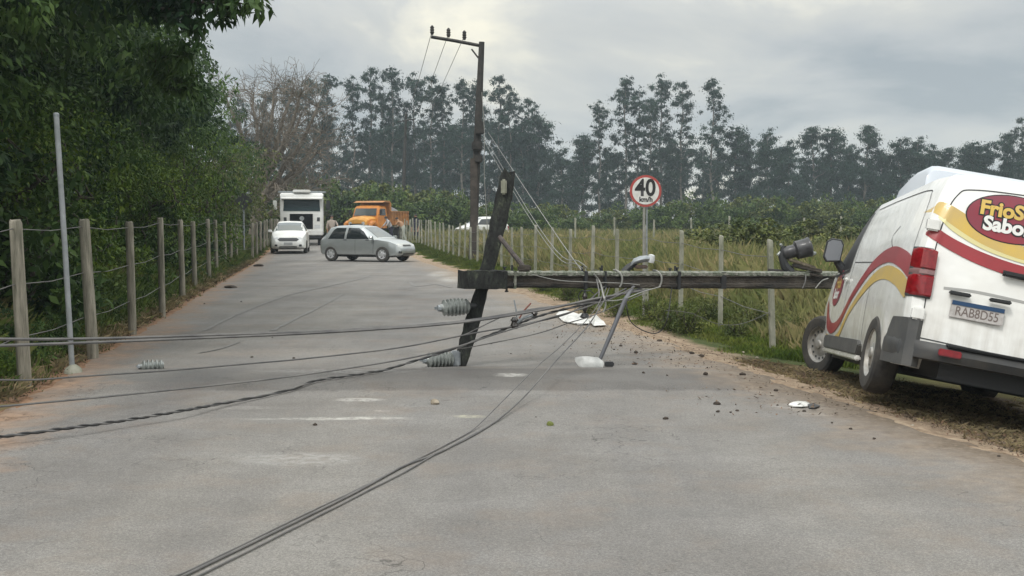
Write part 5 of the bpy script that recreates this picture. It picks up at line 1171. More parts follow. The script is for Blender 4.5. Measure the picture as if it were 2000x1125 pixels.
# ================================================================ people by the dump truck
def skin_graph(name, verts, edges, m, parent, levels=1):
    me = bpy.data.meshes.new(name); me.from_pydata([v[:3] for v in verts], edges, []); o = link(name, me, None, parent)
    sk = o.modifiers.new('s', 'SKIN'); sk.use_smooth_shade = True
    for i, v in enumerate(verts):
        sv = me.skin_vertices[0].data[i]; sv.radius = (v[3], v[4] if len(v) > 4 else v[3]); sv.use_root = (i == 0)
    ss = o.modifiers.new('u', 'SUBSURF'); ss.levels = levels; ss.render_levels = levels
    bpy.context.view_layer.update(); bake(o); o.data.materials.clear(); o.data.materials.append(m); o.data.polygons.foreach_set('use_smooth', [True] * len(o.data.polygons)); return o
M['skin'] = mat('skin', (.30, .17, .11), .6)
M['hair'] = mat('hair', (.02, .016, .014), .7)
def person(label, loc, yaw, shirt, trousers, lean=0.0, arms=((.28, .05, .85), (-.28, .05, .85)), stride=.1):
    e = empty('person', loc, (0, 0, yaw)); tag(e, label, 'person')
    # faces +Y in its own frame; lean tips the upper body forward
    def up(x, y, z):
        if z > .95: dz = z - .95; return (x, y + dz * math.sin(lean), .95 + dz * math.cos(lean))
        return (x, y, z)
    V = [up(0, 0, .95) + (.19, .14), up(0, 0, 1.15) + (.18, .13), up(0, 0, 1.38) + (.20, .13), up(0, .0, 1.47) + (.10, .08), up(0, .01, 1.53) + (.062, .062), up(0, .02, 1.61) + (.095, .105), up(0, .02, 1.70) + (.08, .095)]
    T = [2, 1, 1, 1, 0, 0, 0]
    E = [(i, i + 1) for i in range(6)]
    for k, s_ in enumerate((1, -1)):
        b = len(V); V += [(s_ * .095, 0, .84, .115), (s_ * .10, stride * s_ * .5 + .02, .48, .082), (s_ * .10, stride * s_ - .02, .11, .065), (s_ * .11, stride * s_ + .12, .045, .04)]; T += [2, 2, 2, 2]
        E += [(0, b), (b, b + 1), (b + 1, b + 2), (b + 2, b + 3)]
        hx, hy, hz = arms[k]; sh = up(s_ * .19, 0, 1.40); hd = up(hx, hy, hz) if hz > .95 else (hx, hy + .3 * math.sin(lean), hz); el = tuple((a + c_) / 2 + d for a, c_, d in zip(sh, hd, (s_ * .05, -.04, 0)))
        b = len(V); V += [sh + (.078,), el + (.056,), hd + (.034,)]; T += [1, 1, 0]; E += [(2, b), (b, b + 1), (b + 1, b + 2)]
        d = (Vector(hd) - Vector(el)).normalized(); sd = d.cross(Vector((0, 1, 0))).normalized()
        palm = Vector(hd) + d * .05; p = len(V); V.append(tuple(palm) + (.026,)); T.append(0); E.append((b + 2, p))
        for j, (o_, ln) in enumerate(((-.027, .065), (-.009, .08), (.009, .075), (.027, .055))):
            q = palm + sd * o_ + d * .03; V += [tuple(q) + (.009,), tuple(q + d * ln + Vector((0, .02, 0))) + (.008,)]; T += [0, 0]; E += [(p, len(V) - 2), (len(V) - 2, len(V) - 1)]
        q = palm - sd * .03 * s_; V += [tuple(q + d * .02 - sd * .02 * s_) + (.010,)]; T.append(0); E.append((p, len(V) - 1))
    bo_ = skin_graph('body', V, E, M['skin'], e); bo_.data.materials.append(shirt); bo_.data.materials.append(trousers); vp = [Vector(v[:3]) for v in V]
    for pl_ in bo_.data.polygons:
        k = min(range(len(vp)), key=lambda i: (vp[i] - pl_.center).length / (1.6 if i < 4 else 1)); pl_.material_index = T[k]
    hp = Vector(up(0, .02, 1.665)); h = MB(); h.lathe([(.001, .10), (.05, .09), (.085, .06), (.098, .01), (.095, -.03)], hp + Vector((0, -.015, 0)), 'z', 14, cap=False); h.build('hair', M['hair'], e)
    f = MB(); f.box(Vector(up(0, .122, 1.625)), (.025, .03, .045)); f.build('nose', M['skin'], e, bevel=.005)
    for s_ in (1, -1): MB().box(Vector((s_ * .032, up(0, .115, 1.655)[1], up(0, .115, 1.655)[2])), (.022, .012, .010)).build('eye', M['black_ink'], e)
    MB().box(Vector(up(0, .115, 1.585)), (.045, .01, .008)).build('mouth', mat('lips', (.2, .07, .06), .6), e)
    for s_ in (1, -1): MB().tube([(s_ * .11, stride * s_ - .06, .05), (s_ * .11, stride * s_ + .04, .06), (s_ * .11, stride * s_ + .17, .04)], [.055, .06, .045], 8).build('shoe', M['black_plastic'], e)
    return e
tan = mat('tan_shirt', (.40, .24, .14), .9, col2=(.3, .17, .1), vscale=8); navy = mat('navy_cloth', (.018, .018, .038), .9); pale = mat('pale_cloth', (.34, .36, .32), .9); greyc = mat('grey_cloth', (.38, .37, .38), .9)
def ppos(px, Y): p = at(px, 440, Y); return (p.x, Y, (rise(Y) + .01) if XL(Y) < p.x < XR(Y) else gz(p.x, Y))
person('person in a tan shirt and pale trousers bending forward beside the dump truck', ppos(789, 74), math.radians(70), tan, pale, lean=.75, arms=((.15, .40, 1.05), (-.15, .42, 1.1)), stride=.16)
person('person in dark navy clothes standing beside the tan shirted one', ppos(812, 73), math.radians(150), navy, navy, arms=((.24, .10, .80), (-.26, .12, .82)), stride=.05)
person('person in a pale grey top leaning over behind the silver hatchback bonnet', ppos(764, 76), math.radians(110), greyc, navy, lean=.5, arms=((.2, .45, .95), (-.2, .4, 1.0)), stride=.1)
person('person in a pale beige shirt standing at the side of the white truck', ppos(648, 67), math.radians(-160), mat('beige_shirt', (.34, .29, .25), .9), mat('brown_trousers', (.14, .10, .08), .9), arms=((.26, .05, .82), (-.3, .2, 1.1)), stride=.08)
# ================================================================ plants
def quads(name, C, A, B, bend=None):
    "leaf-shaped quads: centres C (N,3), half long axes A, half short axes B"
    n = len(C); v = np.empty((n, 4, 3), dtype=np.float32)
    v[:, 0] = C - A; v[:, 1] = C + B - A * .12; v[:, 2] = C + A; v[:, 3] = C - B - A * .12
    if bend is not None: v[:, 0] += bend; v[:, 2] += bend
    me = bpy.data.meshes.new(name); me.vertices.add(n * 4); me.vertices.foreach_set('co', v.reshape(-1))
    me.loops.add(n * 4); me.loops.foreach_set('vertex_index', np.arange(n * 4, dtype=np.int32))
    me.polygons.add(n); me.polygons.foreach_set('loop_start', np.arange(0, n * 4, 4, dtype=np.int32))
    me.update(calc_edges=True); me.validate(); return me
def unit(a): return a / np.maximum(1e-6, np.linalg.norm(a, axis=-1, keepdims=True))
def leaf_cloud(name, rs, centres, radii, per, ln, wd, droop=.3, flat=.8, shell=.45):
    "leaves scattered in clumps; centres (K,3), radii (K,)"
    K = len(centres); per = np.maximum(3, (per * np.ones(K)).astype(int)); idx = np.repeat(np.arange(K), per); n = len(idx)
    d = unit(rs.normal(size=(n, 3))); rr = (shell + (1 - shell) * rs.random(n) ** .5)[:, None] if shell >= 0 else np.abs(rs.normal(size=(n, 1))) * .62
    C = centres[idx] + d * rr * radii[idx][:, None] * np.array([1, 1, flat])
    A = unit(d * .7 + rs.normal(size=(n, 3)) * .6 + np.array([0, 0, -droop])); s = ln * rs.uniform(.6, 1.25, n)[:, None]
    up = unit(rs.normal(size=(n, 3)) * .55 + np.array([0, 0, 1]) + d * .5); B = unit(np.cross(A, up)) * wd * (s / ln)
    return quads(name, C, A * s / 2, B / 2, bend=-up * s * .08)
def limb(mb, p, q, r0, r1, rs, n=5, wob=.08, seg=7):
    p, q = np.array(p, float), np.array(q, float); L_ = np.linalg.norm(q - p); P = []
    for i in range(n + 1):
        f = i / n; P.append(Vector(p + (q - p) * f + rs.normal(size=3) * wob * L_ * (0 < i < n) * .5))
    mb.tube(P, [r0 + (r1 - r0) * i / n for i in range(n + 1)], seg)
    return P

# ---- broadleaf tree: prototypes, unit metres
def broadleaf(seed, H=9, R=4.2, clumps=150, per=70, ln=.155, wd=.062, low=.12, m='leaf_dark'):
    rs = np.random.RandomState(seed); tr = MB(); ends = []
    P = limb(tr, (0, 0, -.3), (rs.uniform(-.4, .4), rs.uniform(-.4, .4), H * .4), .20, .14, rs, 6)
    top = np.array(P[-1])
    for i in range(9):
        a = i * 2.4 + rs.uniform(-.3, .3); el_ = rs.uniform(.25, 1.2); l_ = R * rs.uniform(.6, .95)
        st = np.array(P[rs.randint(2, 7)]); q = st + np.array([math.cos(a) * math.cos(el_), math.sin(a) * math.cos(el_), math.sin(el_) * 1.25]) * l_
        Q = limb(tr, st, q, .09, .035, rs, 5, .12)
        for k in range(3):
            e_ = np.array(Q[rs.randint(2, 6)]); limb(tr, e_, e_ + unit(rs.normal(size=3) + np.array([0, 0, .4])) * rs.uniform(.8, 1.8), .03, .01, rs, 4, .15, 5)
    K = clumps; d = unit(rs.normal(size=(K, 3))); rad = rs.random(K) ** .38
    lob = 1 + .22 * np.sin(d[:, 0] * 5 + seed) + .18 * np.sin(d[:, 1] * 7 + 1.3 * seed) * np.sin(d[:, 2] * 5)
    c = d * (rad * lob)[:, None] * np.array([R, R, H * (1 - low) / 2]) + np.array([0, 0, H * (1 + low) / 2])
    c = c[c[:, 2] > .25]
    me = leaf_cloud('crown', rs, c, rs.uniform(.38, .88, len(c)), per, ln, wd, droop=.7, shell=.55, flat=.7)
    me.materials.append(M[m]); tm = tr.mesh('trunk'); tm.materials.append(M['bark']); return tm, me
def plant(name, label, cat, group, tm, me, loc, rot=0, scale=1, kinds=('trunk', 'crown')):
    e = empty(name, loc, (0, 0, rot), scale); tag(e, label, cat, group)
    if tm is not None: link(kinds[0], tm, None, e)
    link(kinds[1], me, None, e); return e
BL = [broadleaf(31, per=240), broadleaf(32, H=8, R=3.8, per=240), broadleaf(33, H=8.5, R=4.0, per=240)]
BB = broadleaf(36, H=5.5, R=2.3, clumps=150, per=80, ln=.14, wd=.07, low=.05, m='leaf_bright')
BR = broadleaf(37, H=7, R=3.0, clumps=170, per=70, ln=.24, wd=.10, low=.08, m='leaf_olive')
GT = 'broad leafed trees crowding the left fence'
LT = [  # photo column of the trunk, depth, prototype, scale
    (-450, 12.0, 1, .90), (-340, 16.0, 2, 1.05), (-245, 20.0, 0, 1.1), (-125, 24.5, 1, 1.2), (-5, 29.0, 2, 1.12), (90, 34.5, 0, 1.05), (208, 41, 1, 1.1), (262, 49, 2, 1.05), (292, 58, 0, 1.0), (-390, 22, 2, 1.5), (-180, 32, 1, 1.7), (5, 42, 0, 1.5), (-450, 16, 0, 1.3)]
for i, (px, Y, k, s_) in enumerate(sorted(LT)):
    p = at(px, 440, Y); lab = 'dark broad leafed tree behind the left fence, %s trunk from the left edge' % ordinal(i)
    plant('broadleaf_tree', lab, 'tree', GT, *BL[k], (p.x, Y, gz(p.x, Y)), i * 1.9, s_)
for px, Y, s_, lab in ((285, 28, .62, 'yellow green leafy tree behind the middle of the left fence'), (352, 40, .85, 'smaller yellow green tree at the far end of the left fence'), (20, 17, .62, 'low bright green sapling behind the steel post')):
    p = at(px, 440, Y); plant('leafy_tree', lab, 'tree', None, *BB, (p.x, Y, gz(p.x, Y)), px, s_)
for px, Y, s_, lab in ((430, 66, .85, 'olive leafed tree at the foot of the bare tree'), (410, 54, .62, 'olive shrub tree behind the diamond sign')):
    p = at(px, 440, Y); plant('leafy_tree', lab, 'tree', None, *BR, (p.x, Y, gz(p.x, Y)), px, s_)
# the bough that reaches out over the verge at the top of the picture
rs = np.random.RandomState(71); tr = MB(); bo = at(210, -60, 15.0); tips = []
for q in ((500, 14, 13.0), (430, 30, 13.4), (370, 50, 13.6), (450, -30, 13.2), (350, 110, 14.5), (370, 175, 15.5)):
    P = limb(tr, bo if q[1] < 100 else at(300, 120, 16), at(*q), .05, .006, rs, 6, .05, 6)
    for j in range(1, 7):
        for k in range(5): tips.append(np.array(P[j]) + rs.normal(size=3) * .13 * (1.6 - j * .2))
tips = np.array(tips) - np.array(bo); tr.v = [tuple(Vector(v) - bo) for v in tr.v]
e = empty('tree_branch', bo); tag(e, 'leafy bough reaching out against the sky at the top left', 'branch')
tm = tr.mesh('twig'); link('twig', tm, M['bark'], e)
me = leaf_cloud('foliage', rs, tips, rs.uniform(.10, .24, len(tips)), 16, .17, .06, droop=.9); link('foliage', me, M['leaf_dark'], e)

# ---- undergrowth shrubs
def shrub(seed, H, R, clumps, per, ln, wd, m):
    rs = np.random.RandomState(seed); tr = MB()
    for i in range(8):
        a = i * .8; limb(tr, (0, 0, -.1), (math.cos(a) * R * .6, math.sin(a) * R * .6, H * rs.uniform(.5, .9)), .03, .008, rs, 4, .1, 5)
    d = unit(rs.normal(size=(clumps, 3))); d[:, 2] = abs(d[:, 2]); c = d * (rs.random(clumps) ** .45)[:, None] * np.array([R, R, H]) * (1 + .25 * np.sin(d[:, :1] * 6 + seed))
    me = leaf_cloud('foliage', rs, c, rs.uniform(.14, .34, clumps) * max(1, H / 1.6), per, ln, wd, droop=.2); me.materials.append(M[m]); tm = tr.mesh('stem'); tm.materials.append(M['bark']); return tm, me
SH = [shrub(41, 1.6, 1.1, 90, 45, .13, .06, 'leaf_dark'), shrub(42, 1.3, 1.2, 90, 45, .12, .055, 'leaf_bush'), shrub(43, 1.9, 1.0, 90, 45, .15, .05, 'leaf_bright')]
r_ = random.Random(17); GS = 'undergrowth behind the left fence'
ulist = []
for i in range(30):
    Y = 9.5 + i * 1.55 + r_.uniform(-.4, .4); X = XL(Y) - 1.35 - r_.uniform(0, .9) - (i % 3) * .25; ulist.append((X, Y))
for i, (X, Y) in enumerate(ulist):
    plant('shrub', 'green undergrowth shrub behind the left fence, %s one going away from the camera' % ordinal(i), 'shrub', GS, *SH[(i * 2 + (i // 4)) % 3 if i % 5 else 0], (X, Y, gz(X, Y) - .05), i * 1.3, .8 + r_.uniform(0, .5), kinds=('stem', 'foliage'))

# ---- bare tree
def bare_tree(seed=5):
    rs = np.random.RandomState(seed); mb = MB(); cnt = [0]
    def grow(p, d, l_, r, depth):
        n = 3 + (depth < 2); P = [Vector(p)]; q = np.array(p, float); dd = np.array(d, float)
        for i in range(n):
            dd = unit(dd + rs.normal(size=3) * .2); q = q + dd * l_ / n; P.append(Vector(q))
        mb.tube(P, [max(.011, r * (1 - .45 * i / n)) for i in range(n + 1)], 6 if depth < 2 else 4 if depth < 4 else 3); cnt[0] += 1
        if depth >= 6 or r < .006: return
        kids = 3 if depth < 5 else 2
        for k in range(kids + (depth in (1, 2, 3))):
            f = rs.uniform(.35, 1) if k else 1; i = min(n, int(f * n + .5)); a = rs.uniform(.25, .75)
            ax = unit(np.cross(dd, rs.normal(size=3))); nd = unit(dd * math.cos(a) + ax * math.sin(a) + np.array([.03, 0, .0]))
            grow(np.array(P[i]), nd, l_ * rs.uniform(.62, .84), r * (.62 if k else .7) * rs.uniform(.85, 1.05), depth + 1)
    tru = [np.array(q, float) for q in ((0, 0, -.3), (.15, 0, 1.2), (.35, 0, 2.4), (.45, .05, 3.4))]
    mb.tube([Vector(q) for q in tru], [.34, .27, .24, .20], 8)
    for tx, tz, k in ((440, 125, 3), (486, 112, 3), (530, 108, 3), (572, 105, 3), (612, 110, 3), (648, 132, 2), (652, 185, 2), (650, 245, 2), (628, 300, 1), (600, 345, 1), (560, 215, 3), (590, 165, 3), (520, 190, 3), (455, 215, 2), (545, 330, 1), (575, 270, 2)):
        tgt = np.array([(tx - 492) / 30.3, rs.uniform(-2.6, 2.6), (438 - tz) / 30.3 + .2]); st = tru[k]; n = 7; P = []; q = st.copy(); 
        mid = st + (tgt - st) * .5 + np.array([.5 if tx > 520 else 0, 0, -.7 if tx > 600 else .3])
        for i in range(n + 1):
            f = i / n * .8; q = (1 - f) ** 2 * st + 2 * f * (1 - f) * mid + f * f * tgt + rs.normal(size=3) * .07 * (i > 0); P.append(Vector(q))
        r0 = .20 if k > 1 else .13; mb.tube(P, [r0 * (1 - .72 * i / n) + .01 for i in range(n + 1)], 6)
        for i in range(2, n + 1):
            if i == n:
                for j in range(7):
                    a = rs.uniform(0, 6.28); grow(np.array(P[n]), unit(np.array([math.cos(a), math.sin(a), .45 if tz < 200 else .15])), rs.uniform(1.0, 1.7), .03, 4)
            for j in range(1 if i < 4 else 3):
                dd = unit(np.array(P[i]) - np.array(P[i - 1])); ax = unit(np.cross(dd, rs.normal(size=3))); a = rs.uniform(.2, .9) * (.45 if i == n and j == 0 else 1)
                grow(np.array(P[i]), unit(dd * math.cos(a) + ax * math.sin(a) + np.array([.05, 0, -.02])), rs.uniform(.8, 1.5), .036 * (1.2 - .07 * i), 4)
    return mb
bt = bare_tree(); BV = np.array(bt.v); p = at(492, 440, 76); e = empty('bare_tree', (p.x, 76, gz(p.x, 76)), scale=1); tag(e, 'leafless tree with a wide spread of fine grey twigs behind the white truck', 'tree')
me = bt.mesh('branches', fix=False); link('branches', me, M['twig'], e)
rs = np.random.RandomState(9); vv = np.array([v for v in bt.v]); vv = vv[(vv[:, 2] > 1.0)]; sel = vv[rs.choice(len(vv), 420)]
sel = sel[(rs.random(len(sel)) < np.clip(1.2 - sel[:, 2] / (BV[:, 2].max() * .62), .05, 1))]
me = leaf_cloud('dead_leaves', rs, sel, np.full(len(sel), .28), 7, .17, .06, droop=.4); link('dead_leaves', me, M['leaf_dry'], e)

# ---- eucalyptus of the far line
def euc(seed, H=24, kind='tall'):
    rs = np.random.RandomState(seed); tr = MB(); lean_ = rs.uniform(-.5, .5); top = np.array([lean_, 0, H]); P = limb(tr, (0, 0, -.5), top * .97, .24, .04, rs, 9, .012, 7)
    P = np.array(P); cs, rad = [], []
    n = 34 if kind == 'tall' else 26
    for i in range(n):
        f = (.30 if kind == 'tall' else .16) + (.68 if kind == 'tall' else .8) * (i + rs.random()) / n; k = min(8, int(f * 9)); st = P[k] + (P[k + 1] - P[k]) * (f * 9 - k)
        if kind == 'tall': w_ = 2.0 * math.sin(PI * min(1, (f - .22) / .80) ** .75) ** .7 + .35
        else: w_ = 3.4 * (1.03 - f) ** .95 + .12
        a = rs.uniform(0, 2 * PI); l_ = w_ * rs.uniform(.35, 1.0); q = st + np.array([math.cos(a) * l_, math.sin(a) * l_, l_ * rs.uniform(.3, .9)])
        limb(tr, st, q, .06, .02, rs, 3, .1, 4)
        for j in range(rs.randint(3, 6)):
            cs.append(q + rs.normal(size=3) * np.array([.6, .6, .35]) - (q - st) * .25 * j / 3); rad.append(rs.uniform(.35, .85) if kind == 'tall' else rs.uniform(.45, 1.05))
    for j in range(4): cs.append(P[-1] + rs.normal(size=3) * np.array([.5 if kind == 'tall' else .25, .4, .3])); rad.append(rs.uniform(.4, .8))
    cs = np.array(cs); rad = np.array(rad)
    me = leaf_cloud('crown', rs, cs, rad, rad * rad * 230, .34, .12, droop=.9, flat=.70, shell=-1); me.materials.append(M['leaf_euc']); tm = tr.mesh('trunk'); tm.materials.append(M['euc_bark']); return tm, me
ET = [euc(s) for s in (1, 2, 3, 4, 5, 6, 7)]; EM = [euc(s, 14, 'young') for s in (11, 12, 13, 14, 15)]
tops_ = [(470, 185, 't'), (520, 175, 't'), (565, 158, 't'), (603, 148, 't'), (640, 142, 't'), (690, 150, 't'), (722, 132, 't'), (765, 128, 't'), (745, 175, 't'), (808, 143, 't'), (842, 146, 't'), (868, 160, 't'), (903, 150, 't'), (932, 158, 't'), (975, 146, 't'), (1000, 172, 't'), (1030, 190, 't'), (1052, 222, 'm'), (1022, 240, 'm'), (1100, 292, 'm'),
    (1140, 262, 'm'), (1172, 198, 't'), (1226, 145, 't'), (1245, 170, 't'), (1290, 146, 't'), (1272, 190, 't'), (1332, 158, 't'), (1392, 149, 't'), (1438, 245, 'm'), (1465, 275, 'm'), (1503, 256, 'm'), (1540, 275, 'm'), (1592, 250, 'm'), (1625, 249, 'm'), (1655, 292, 'm'), (1690, 247, 'm'), (1722, 290, 'm'), (1760, 272, 'm'), (1795, 272, 'm'), (1825, 282, 'm'), (1858, 290, 'm'),
    (1900, 275, 'm'), (1930, 280, 'm'), (1965, 262, 'm'), (1998, 228, 't'), (2040, 240, 't'), (2095, 262, 'm'), (2150, 255, 'm'), (2210, 280, 'm'), (2270, 262, 'm'), (2340, 270, 'm'), (2420, 262, 'm')]
r_ = random.Random(23); allp = []
for i, (px, py, k) in enumerate(tops_): allp.append((px, py, k, 178 + r_.uniform(-5, 5)))
for i in range(46):   # the fuller second row
    px = 440 + i * 39 + r_.uniform(-12, 12); 
    top_ = 300 if 1060 < px < 1125 else (245 if px < 1060 else 300 if px > 1410 else 285)
    allp.append((px, top_ + r_.uniform(-20, 34), 'm', 190 + r_.uniform(-4, 10)))
allp.sort(); allp = allp[:98]
for i, (px, py, k, Y) in enumerate(allp):
    p = at(px, py, Y); h = p.z - rise(Y); pr = ET[i * 3 % 7] if k == 't' else EM[i * 2 % 5]; H0 = 24 if k == 't' else 14
    s_ = h / H0; wx_ = s_ * (1.0 if k == 't' else r_.uniform(.95, 1.2)) if s_ < 1.35 else 1.35
    plant('eucalyptus', ('tall slender' if k == 't' else 'lower bushy') + ' hazy eucalyptus of the far tree line, %s tree from the left' % ordinal(i), 'tree', 'eucalyptus of the far tree line', *pr, (p.x, Y, rise(Y)), r_.uniform(0, 6.28), (wx_, wx_, s_))

# ---- bushes before the tree line
BU = [shrub(61, 4.2, 3.4, 150, 60, .34, .17, 'leaf_bush'), shrub(62, 3.6, 3.8, 150, 60, .34, .17, 'leaf_olive'), shrub(63, 4.6, 3.0, 150, 60, .34, .17, 'leaf_bush')]
bl = [(535, 352, 88), (575, 355, 95), (628, 350, 97), (680, 342, 96), (735, 345, 99), (760, 362, 92), (815, 368, 97), (850, 360, 104), (885, 372, 100), (925, 385, 105), (962, 392, 110), (1005, 398, 108), (1040, 392, 100), (1075, 390, 112), (1110, 418, 108)] + \
     [(1150, 408, 116), (1195, 402, 118), (1235, 396, 118), (1282, 380, 112), (1330, 386, 116), (1378, 378, 112), (1425, 384, 110), (1470, 375, 114), (1510, 386, 112), (1555, 378, 114), (1600, 384, 112), (1645, 380, 116), (1690, 388, 112), (1730, 380, 116), (1775, 384, 110), (1830, 380, 114), (1890, 384, 112), (1950, 380, 114), (2020, 384, 110), (2090, 384, 110), (2160, 380, 112), (2240, 386, 110), (2330, 382, 112)]
for i, (px, py, Y) in enumerate(bl):
    p = at(px, py, Y); h = p.z - gz(p.x, Y); pr = BU[i % 3]; H0 = (4.2, 3.6, 4.6)[i % 3] * 1.12; s_ = h / H0
    plant('bush', 'dark green bush below the far tree line, %s from the left' % ordinal(i), 'bush', 'bushes below the far tree line', *pr, (p.x, Y, gz(p.x, Y)), i * 2.1, (max(.75, s_), max(.75, s_), s_), kinds=('stem', 'foliage'))
FB = shrub(66, 1.8, 1.6, 130, 70, .16, .08, 'leaf_olive')
for px, py, Y, w_, lab in ((1455, 428, 38, 1.05, 'olive green bush standing in the tall grass behind the fallen pole'), (1540, 448, 40, .9, 'smaller olive bush behind the drum on the pole'), (1400, 440, 55, 1.1, 'rounded bush in the pasture left of the larger olive one'), (1610, 430, 52, 1.3, 'bush in the pasture beyond the van mirror')):
    p = at(px, py, Y); s_ = (p.z) / 2.0; plant('bush', lab, 'bush', None, *FB, (p.x, Y, gz(p.x, Y)), px, (w_, w_, s_), kinds=('stem', 'foliage'))

WS = shrub(68, .8, .55, 60, 34, .10, .028, 'leaf_olive')
for i, (px, Y, s_) in enumerate(((1150, 19.8, .8), (1205, 19.0, 1.0), (1275, 18.2, 1.1), (1310, 17.0, 1.2), (1345, 16.6, 1.3), (1385, 17.8, 1.2), (1440, 16.2, 1.0), (1475, 17.2, 1.2), (1545, 16.4, 1.1), (1110, 23, 1.1), (1060, 26, 1.1))):
    p = at(px, 440, Y); plant('weed_clump', 'rank weed clump along the right fence, %s from the left' % ordinal(sorted((1150, 1205, 1275, 1310, 1345, 1385, 1440, 1475, 1545, 1110, 1060)).index(px)), 'weeds', 'weed clumps along the right fence', *WS, (p.x, Y, gz(p.x, Y)), px, s_ * .42, kinds=('stem', 'foliage'))
r_ = random.Random(31)
for i in range(16):
    Y = 8.2 + i * 1.25; X = XL(Y) - .55 - r_.uniform(0, .5); plant('weed_clump', 'leafy weed clump on the left verge, %s one going away from the camera' % ordinal(i), 'weeds', 'weed clumps on the left verge', *SH[i % 3], (X, Y, gz(X, Y) - .03), i * 2.3, .22 + r_.uniform(0, .16), kinds=('stem', 'foliage'))

# ================================================================ grass and litter (nobody could count it)
def blades(name, rs, X, Y, Z, h, wd, lean=.35, per=5, m=None, spread=.10):
    n = len(X) * per; X = np.repeat(X, per) + rs.normal(size=n) * spread; Y = np.repeat(Y, per) + rs.normal(size=n) * spread; Z = np.repeat(Z, per); h = np.repeat(h, per) * rs.uniform(.55, 1.15, n); wd = np.repeat(wd, per)
    a = rs.uniform(0, 2 * PI, n); l_ = np.abs(rs.normal(size=n)) * lean * h; dx_, dy_ = np.cos(a), np.sin(a); b = rs.uniform(0, 2 * PI, n)
    v = np.zeros((n, 4, 3), np.float32); ux, uy = np.cos(b) * wd / 2, np.sin(b) * wd / 2
    for k, (f, g, q) in enumerate(((0, 0, 1), (0, 0, -1), (.6, .35, -1.1), (1, 1, 0))):
        v[:, k, 0] = X + dx_ * l_ * g + ux * q; v[:, k, 1] = Y + dy_ * l_ * g + uy * q; v[:, k, 2] = Z + h * f * (1 - .25 * (l_ / np.maximum(h, .01)) * g)
    v[:, 2, 0] = X + dx_ * l_ * .35 - ux * .8; v[:, 2, 1] = Y + dy_ * l_ * .35 - uy * .8; v[:, 2, 2] = Z + h * .55
    t2 = v.copy(); me = bpy.data.meshes.new(name); vv = np.concatenate([v[:, 0:1], v[:, 1:2], v[:, 2:3], v[:, 3:4]], 1)
    me.vertices.add(n * 4); me.vertices.foreach_set('co', vv.reshape(-1)); li = np.arange(n * 4, dtype=np.int32).reshape(n, 4)[:, [0, 1, 3, 2]].reshape(-1)
    me.loops.add(n * 4); me.loops.foreach_set('vertex_index', li); me.polygons.add(n); me.polygons.foreach_set('loop_start', np.arange(0, n * 4, 4, dtype=np.int32)); me.update(calc_edges=True); me.validate()
    return tag(link(name, me, m), kind='stuff')
GZ = np.vectorize(gz); vXR = lambda Y: 2.5 - .17 * (Y - 11.4); vXL = lambda Y: -4.4 - .164 * (Y - 11.8)
rs = np.random.RandomState(3)
def grassmat(name, stops, vs=.35):
    m = mat(name, stops[2], .7, col2=stops[0], third=stops[1], vscale=vs, island=.3, trans=.2, spec=.25, detail=4, lo=.36, hi=.64); return m
gm_tall = grassmat('tall_grass', [(.11, .145, .045), (.21, .21, .085), (.35, .285, .15)], .55)
gm_straw = grassmat('dry_straw', [(.12, .095, .05), (.22, .18, .10), (.34, .28, .16)], 2.0)
gm_short = grassmat('short_grass', [(.085, .14, .024), (.14, .19, .035), (.20, .22, .055)], 1.3)
gm_wild = grassmat('wild_grass', [(.065, .105, .022), (.10, .15, .032), (.20, .18, .075)], 1.0)
# tall pasture grass to the right
n = 34000; Y = 11.5 + (rs.random(n) ** 1.7) * 78; d = 1.9 + rs.random(n) ** 1.25 * (7 + Y * .8); X = vXR(Y) + d
k = (X / Y > -.5) & (X / Y < .78); X, Y = X[k], Y[k]
k = ~((X > 2.4) & (X < 6.2) & (Y < 15.3)); X, Y, d = X[k], Y[k], (X - vXR(Y))[k]
h = np.clip(.35 + (d - 1.9) * .5, .3, .95) * (.72 + .35 * np.sin(X * .8 + Y * .35) ** 2) * np.where(Y > 60, .9, 1)
h = np.where((Y < 24), h * .92, h)
blades('tall_grass', rs, X, Y, GZ(X, Y), h, .010 + Y * .0007, per=7, m=gm_tall, spread=.12 + .0)
# short verge grass, right
n = 20000; Y = 13.5 + rs.random(n) ** 1.5 * 55; d = .45 + rs.random(n) * 1.9; nz_ = .25 * np.sin(Y * 1.7) + .2 * np.sin(Y * 4.1 + 1); k = d > .58 + nz_ * .8 + np.where(Y < 17, .25, 0); Y, d = Y[k], d[k]; X = vXR(Y) + d
k = ~((X > 2.2) & (X < 5.6) & (Y < 14.6)); X, Y, d = X[k], Y[k], d[k]
blades('verge_grass', rs, X, Y, GZ(X, Y), .05 + .10 * np.clip(d - .7, 0, 1.5), .006 + Y * .0006, per=5, m=gm_short, spread=.06)
# left verge: rank grass under the fence
n = 30000; Y = 7.2 + rs.random(n) ** 1.5 * 60; d = .05 + rs.random(n) ** .8 * 2.5; nz_ = .22 * np.sin(Y * 1.9 + 2) + .15 * np.sin(Y * 5.3) + .1 * np.sin(Y * 13); k = d > .30 + nz_ * .8; Y, d = Y[k], d[k]; X = vXL(Y) - d
blades('verge_grass', rs, X, Y, GZ(X, Y), np.clip(.08 + .42 * (d - .25), .05, .66), .008 + Y * .0006, per=6, m=gm_wild, spread=.07)
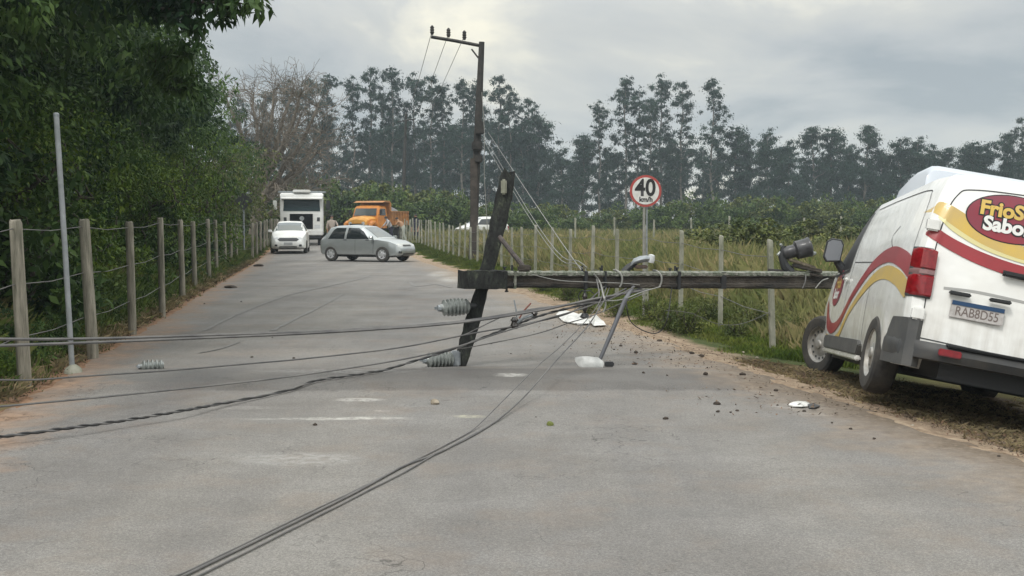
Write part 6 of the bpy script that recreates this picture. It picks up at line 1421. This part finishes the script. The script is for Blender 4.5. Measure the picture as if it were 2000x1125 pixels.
# a few weeds in the ditch right of the van
n = 900; Y = 6.5 + rs.random(n) * 3.2; X = vXR(Y) + 1.5 + rs.random(n) * 2.5; blades('verge_grass', rs, X, Y, GZ(X, Y), np.full(n, .14), np.full(n, .010), per=5, m=gm_wild, spread=.06)
n = 2600; Y = 6.6 + rs.random(n) * 7.0; X = vXR(Y) + .35 + np.abs(rs.normal(size=n)) * 1.1; blades('dry_grass', rs, X, Y, GZ(X, Y), np.full(n, .055), np.full(n, .006), lean=1.3, per=4, m=gm_straw, spread=.05)
n = 2600; Y = 7.5 + rs.random(n) ** 1.4 * 40; X = vXL(Y) - .15 - rs.random(n) * 1.0; blades('dry_grass', rs, X, Y, GZ(X, Y), np.full(n, .13), .006 + Y * .0005, lean=.9, per=4, m=gm_straw, spread=.06)
# leaf litter and mulch
def litter(name, X, Y, s_, m, lift=.012):
    n = len(X); C = np.stack([X, Y, GZ(X, Y) * (X > vXR(Y)) + np.where(X <= vXR(Y), .012, 0) + lift * rs.random(n) * 2 + .006], 1); A = unit(rs.normal(size=(n, 3)) * np.array([1, 1, .35])) * (s_ * rs.uniform(.4, 1.2, n))[:, None]
    B = unit(np.cross(A, rs.normal(size=(n, 3)) * .4 + np.array([0, 0, 1]))) * (s_ * .35 * rs.uniform(.5, 1.2, n))[:, None]
    return tag(link(name, quads(name, C, A, B), m), kind='stuff')
lm1 = mat('litter_brown', (.16, .105, .06), .9, col2=(.035, .025, .018), vscale=6, island=.6)
n = 15000; Y = 6.3 + rs.random(n) ** 1.2 * 7.2; d = np.abs(rs.normal(size=n)) * 1.0 + .12 + np.where(Y > 9.5, .25, 0); X = vXR(Y) + d; litter('leaf_litter', X, Y, .008 + rs.random(n) ** 2 * .018, lm1, .02)
n = 2200; Y = 9 + rs.random(n) * 9; d = rs.normal(size=n) * .6 - .25; X = vXR(Y) + d; litter('leaf_litter', X, Y, .010 + rs.random(n) * .016, lm1, .01)
n = 5000; Y = 7.2 + rs.random(n) ** 1.3 * 45; d = np.abs(rs.normal(size=n)) * .3 + .05; X = vXL(Y) - d; C_ = litter('leaf_litter', X, Y, .012 + rs.random(n) * .018 + Y * .0005, lm1, .02)

# ================================================================ the air
def haze():
    mb = MB(); mb.box((0, 302, 17), (720, 625, 38)); m = bpy.data.materials.new('haze'); m.use_nodes = True; t = m.node_tree; t.nodes.clear()
    o = t.nodes.new('ShaderNodeOutputMaterial'); v = t.nodes.new('ShaderNodeVolumePrincipled'); v.inputs['Color'].default_value = (.76, .88, 1.0, 1); v.inputs['Density'].default_value = .00062; v.inputs['Anisotropy'].default_value = .2
    t.links.new(v.outputs[0], o.inputs['Volume']); tag(mb.build('haze', m, smoothf=False), kind='stuff')
haze()
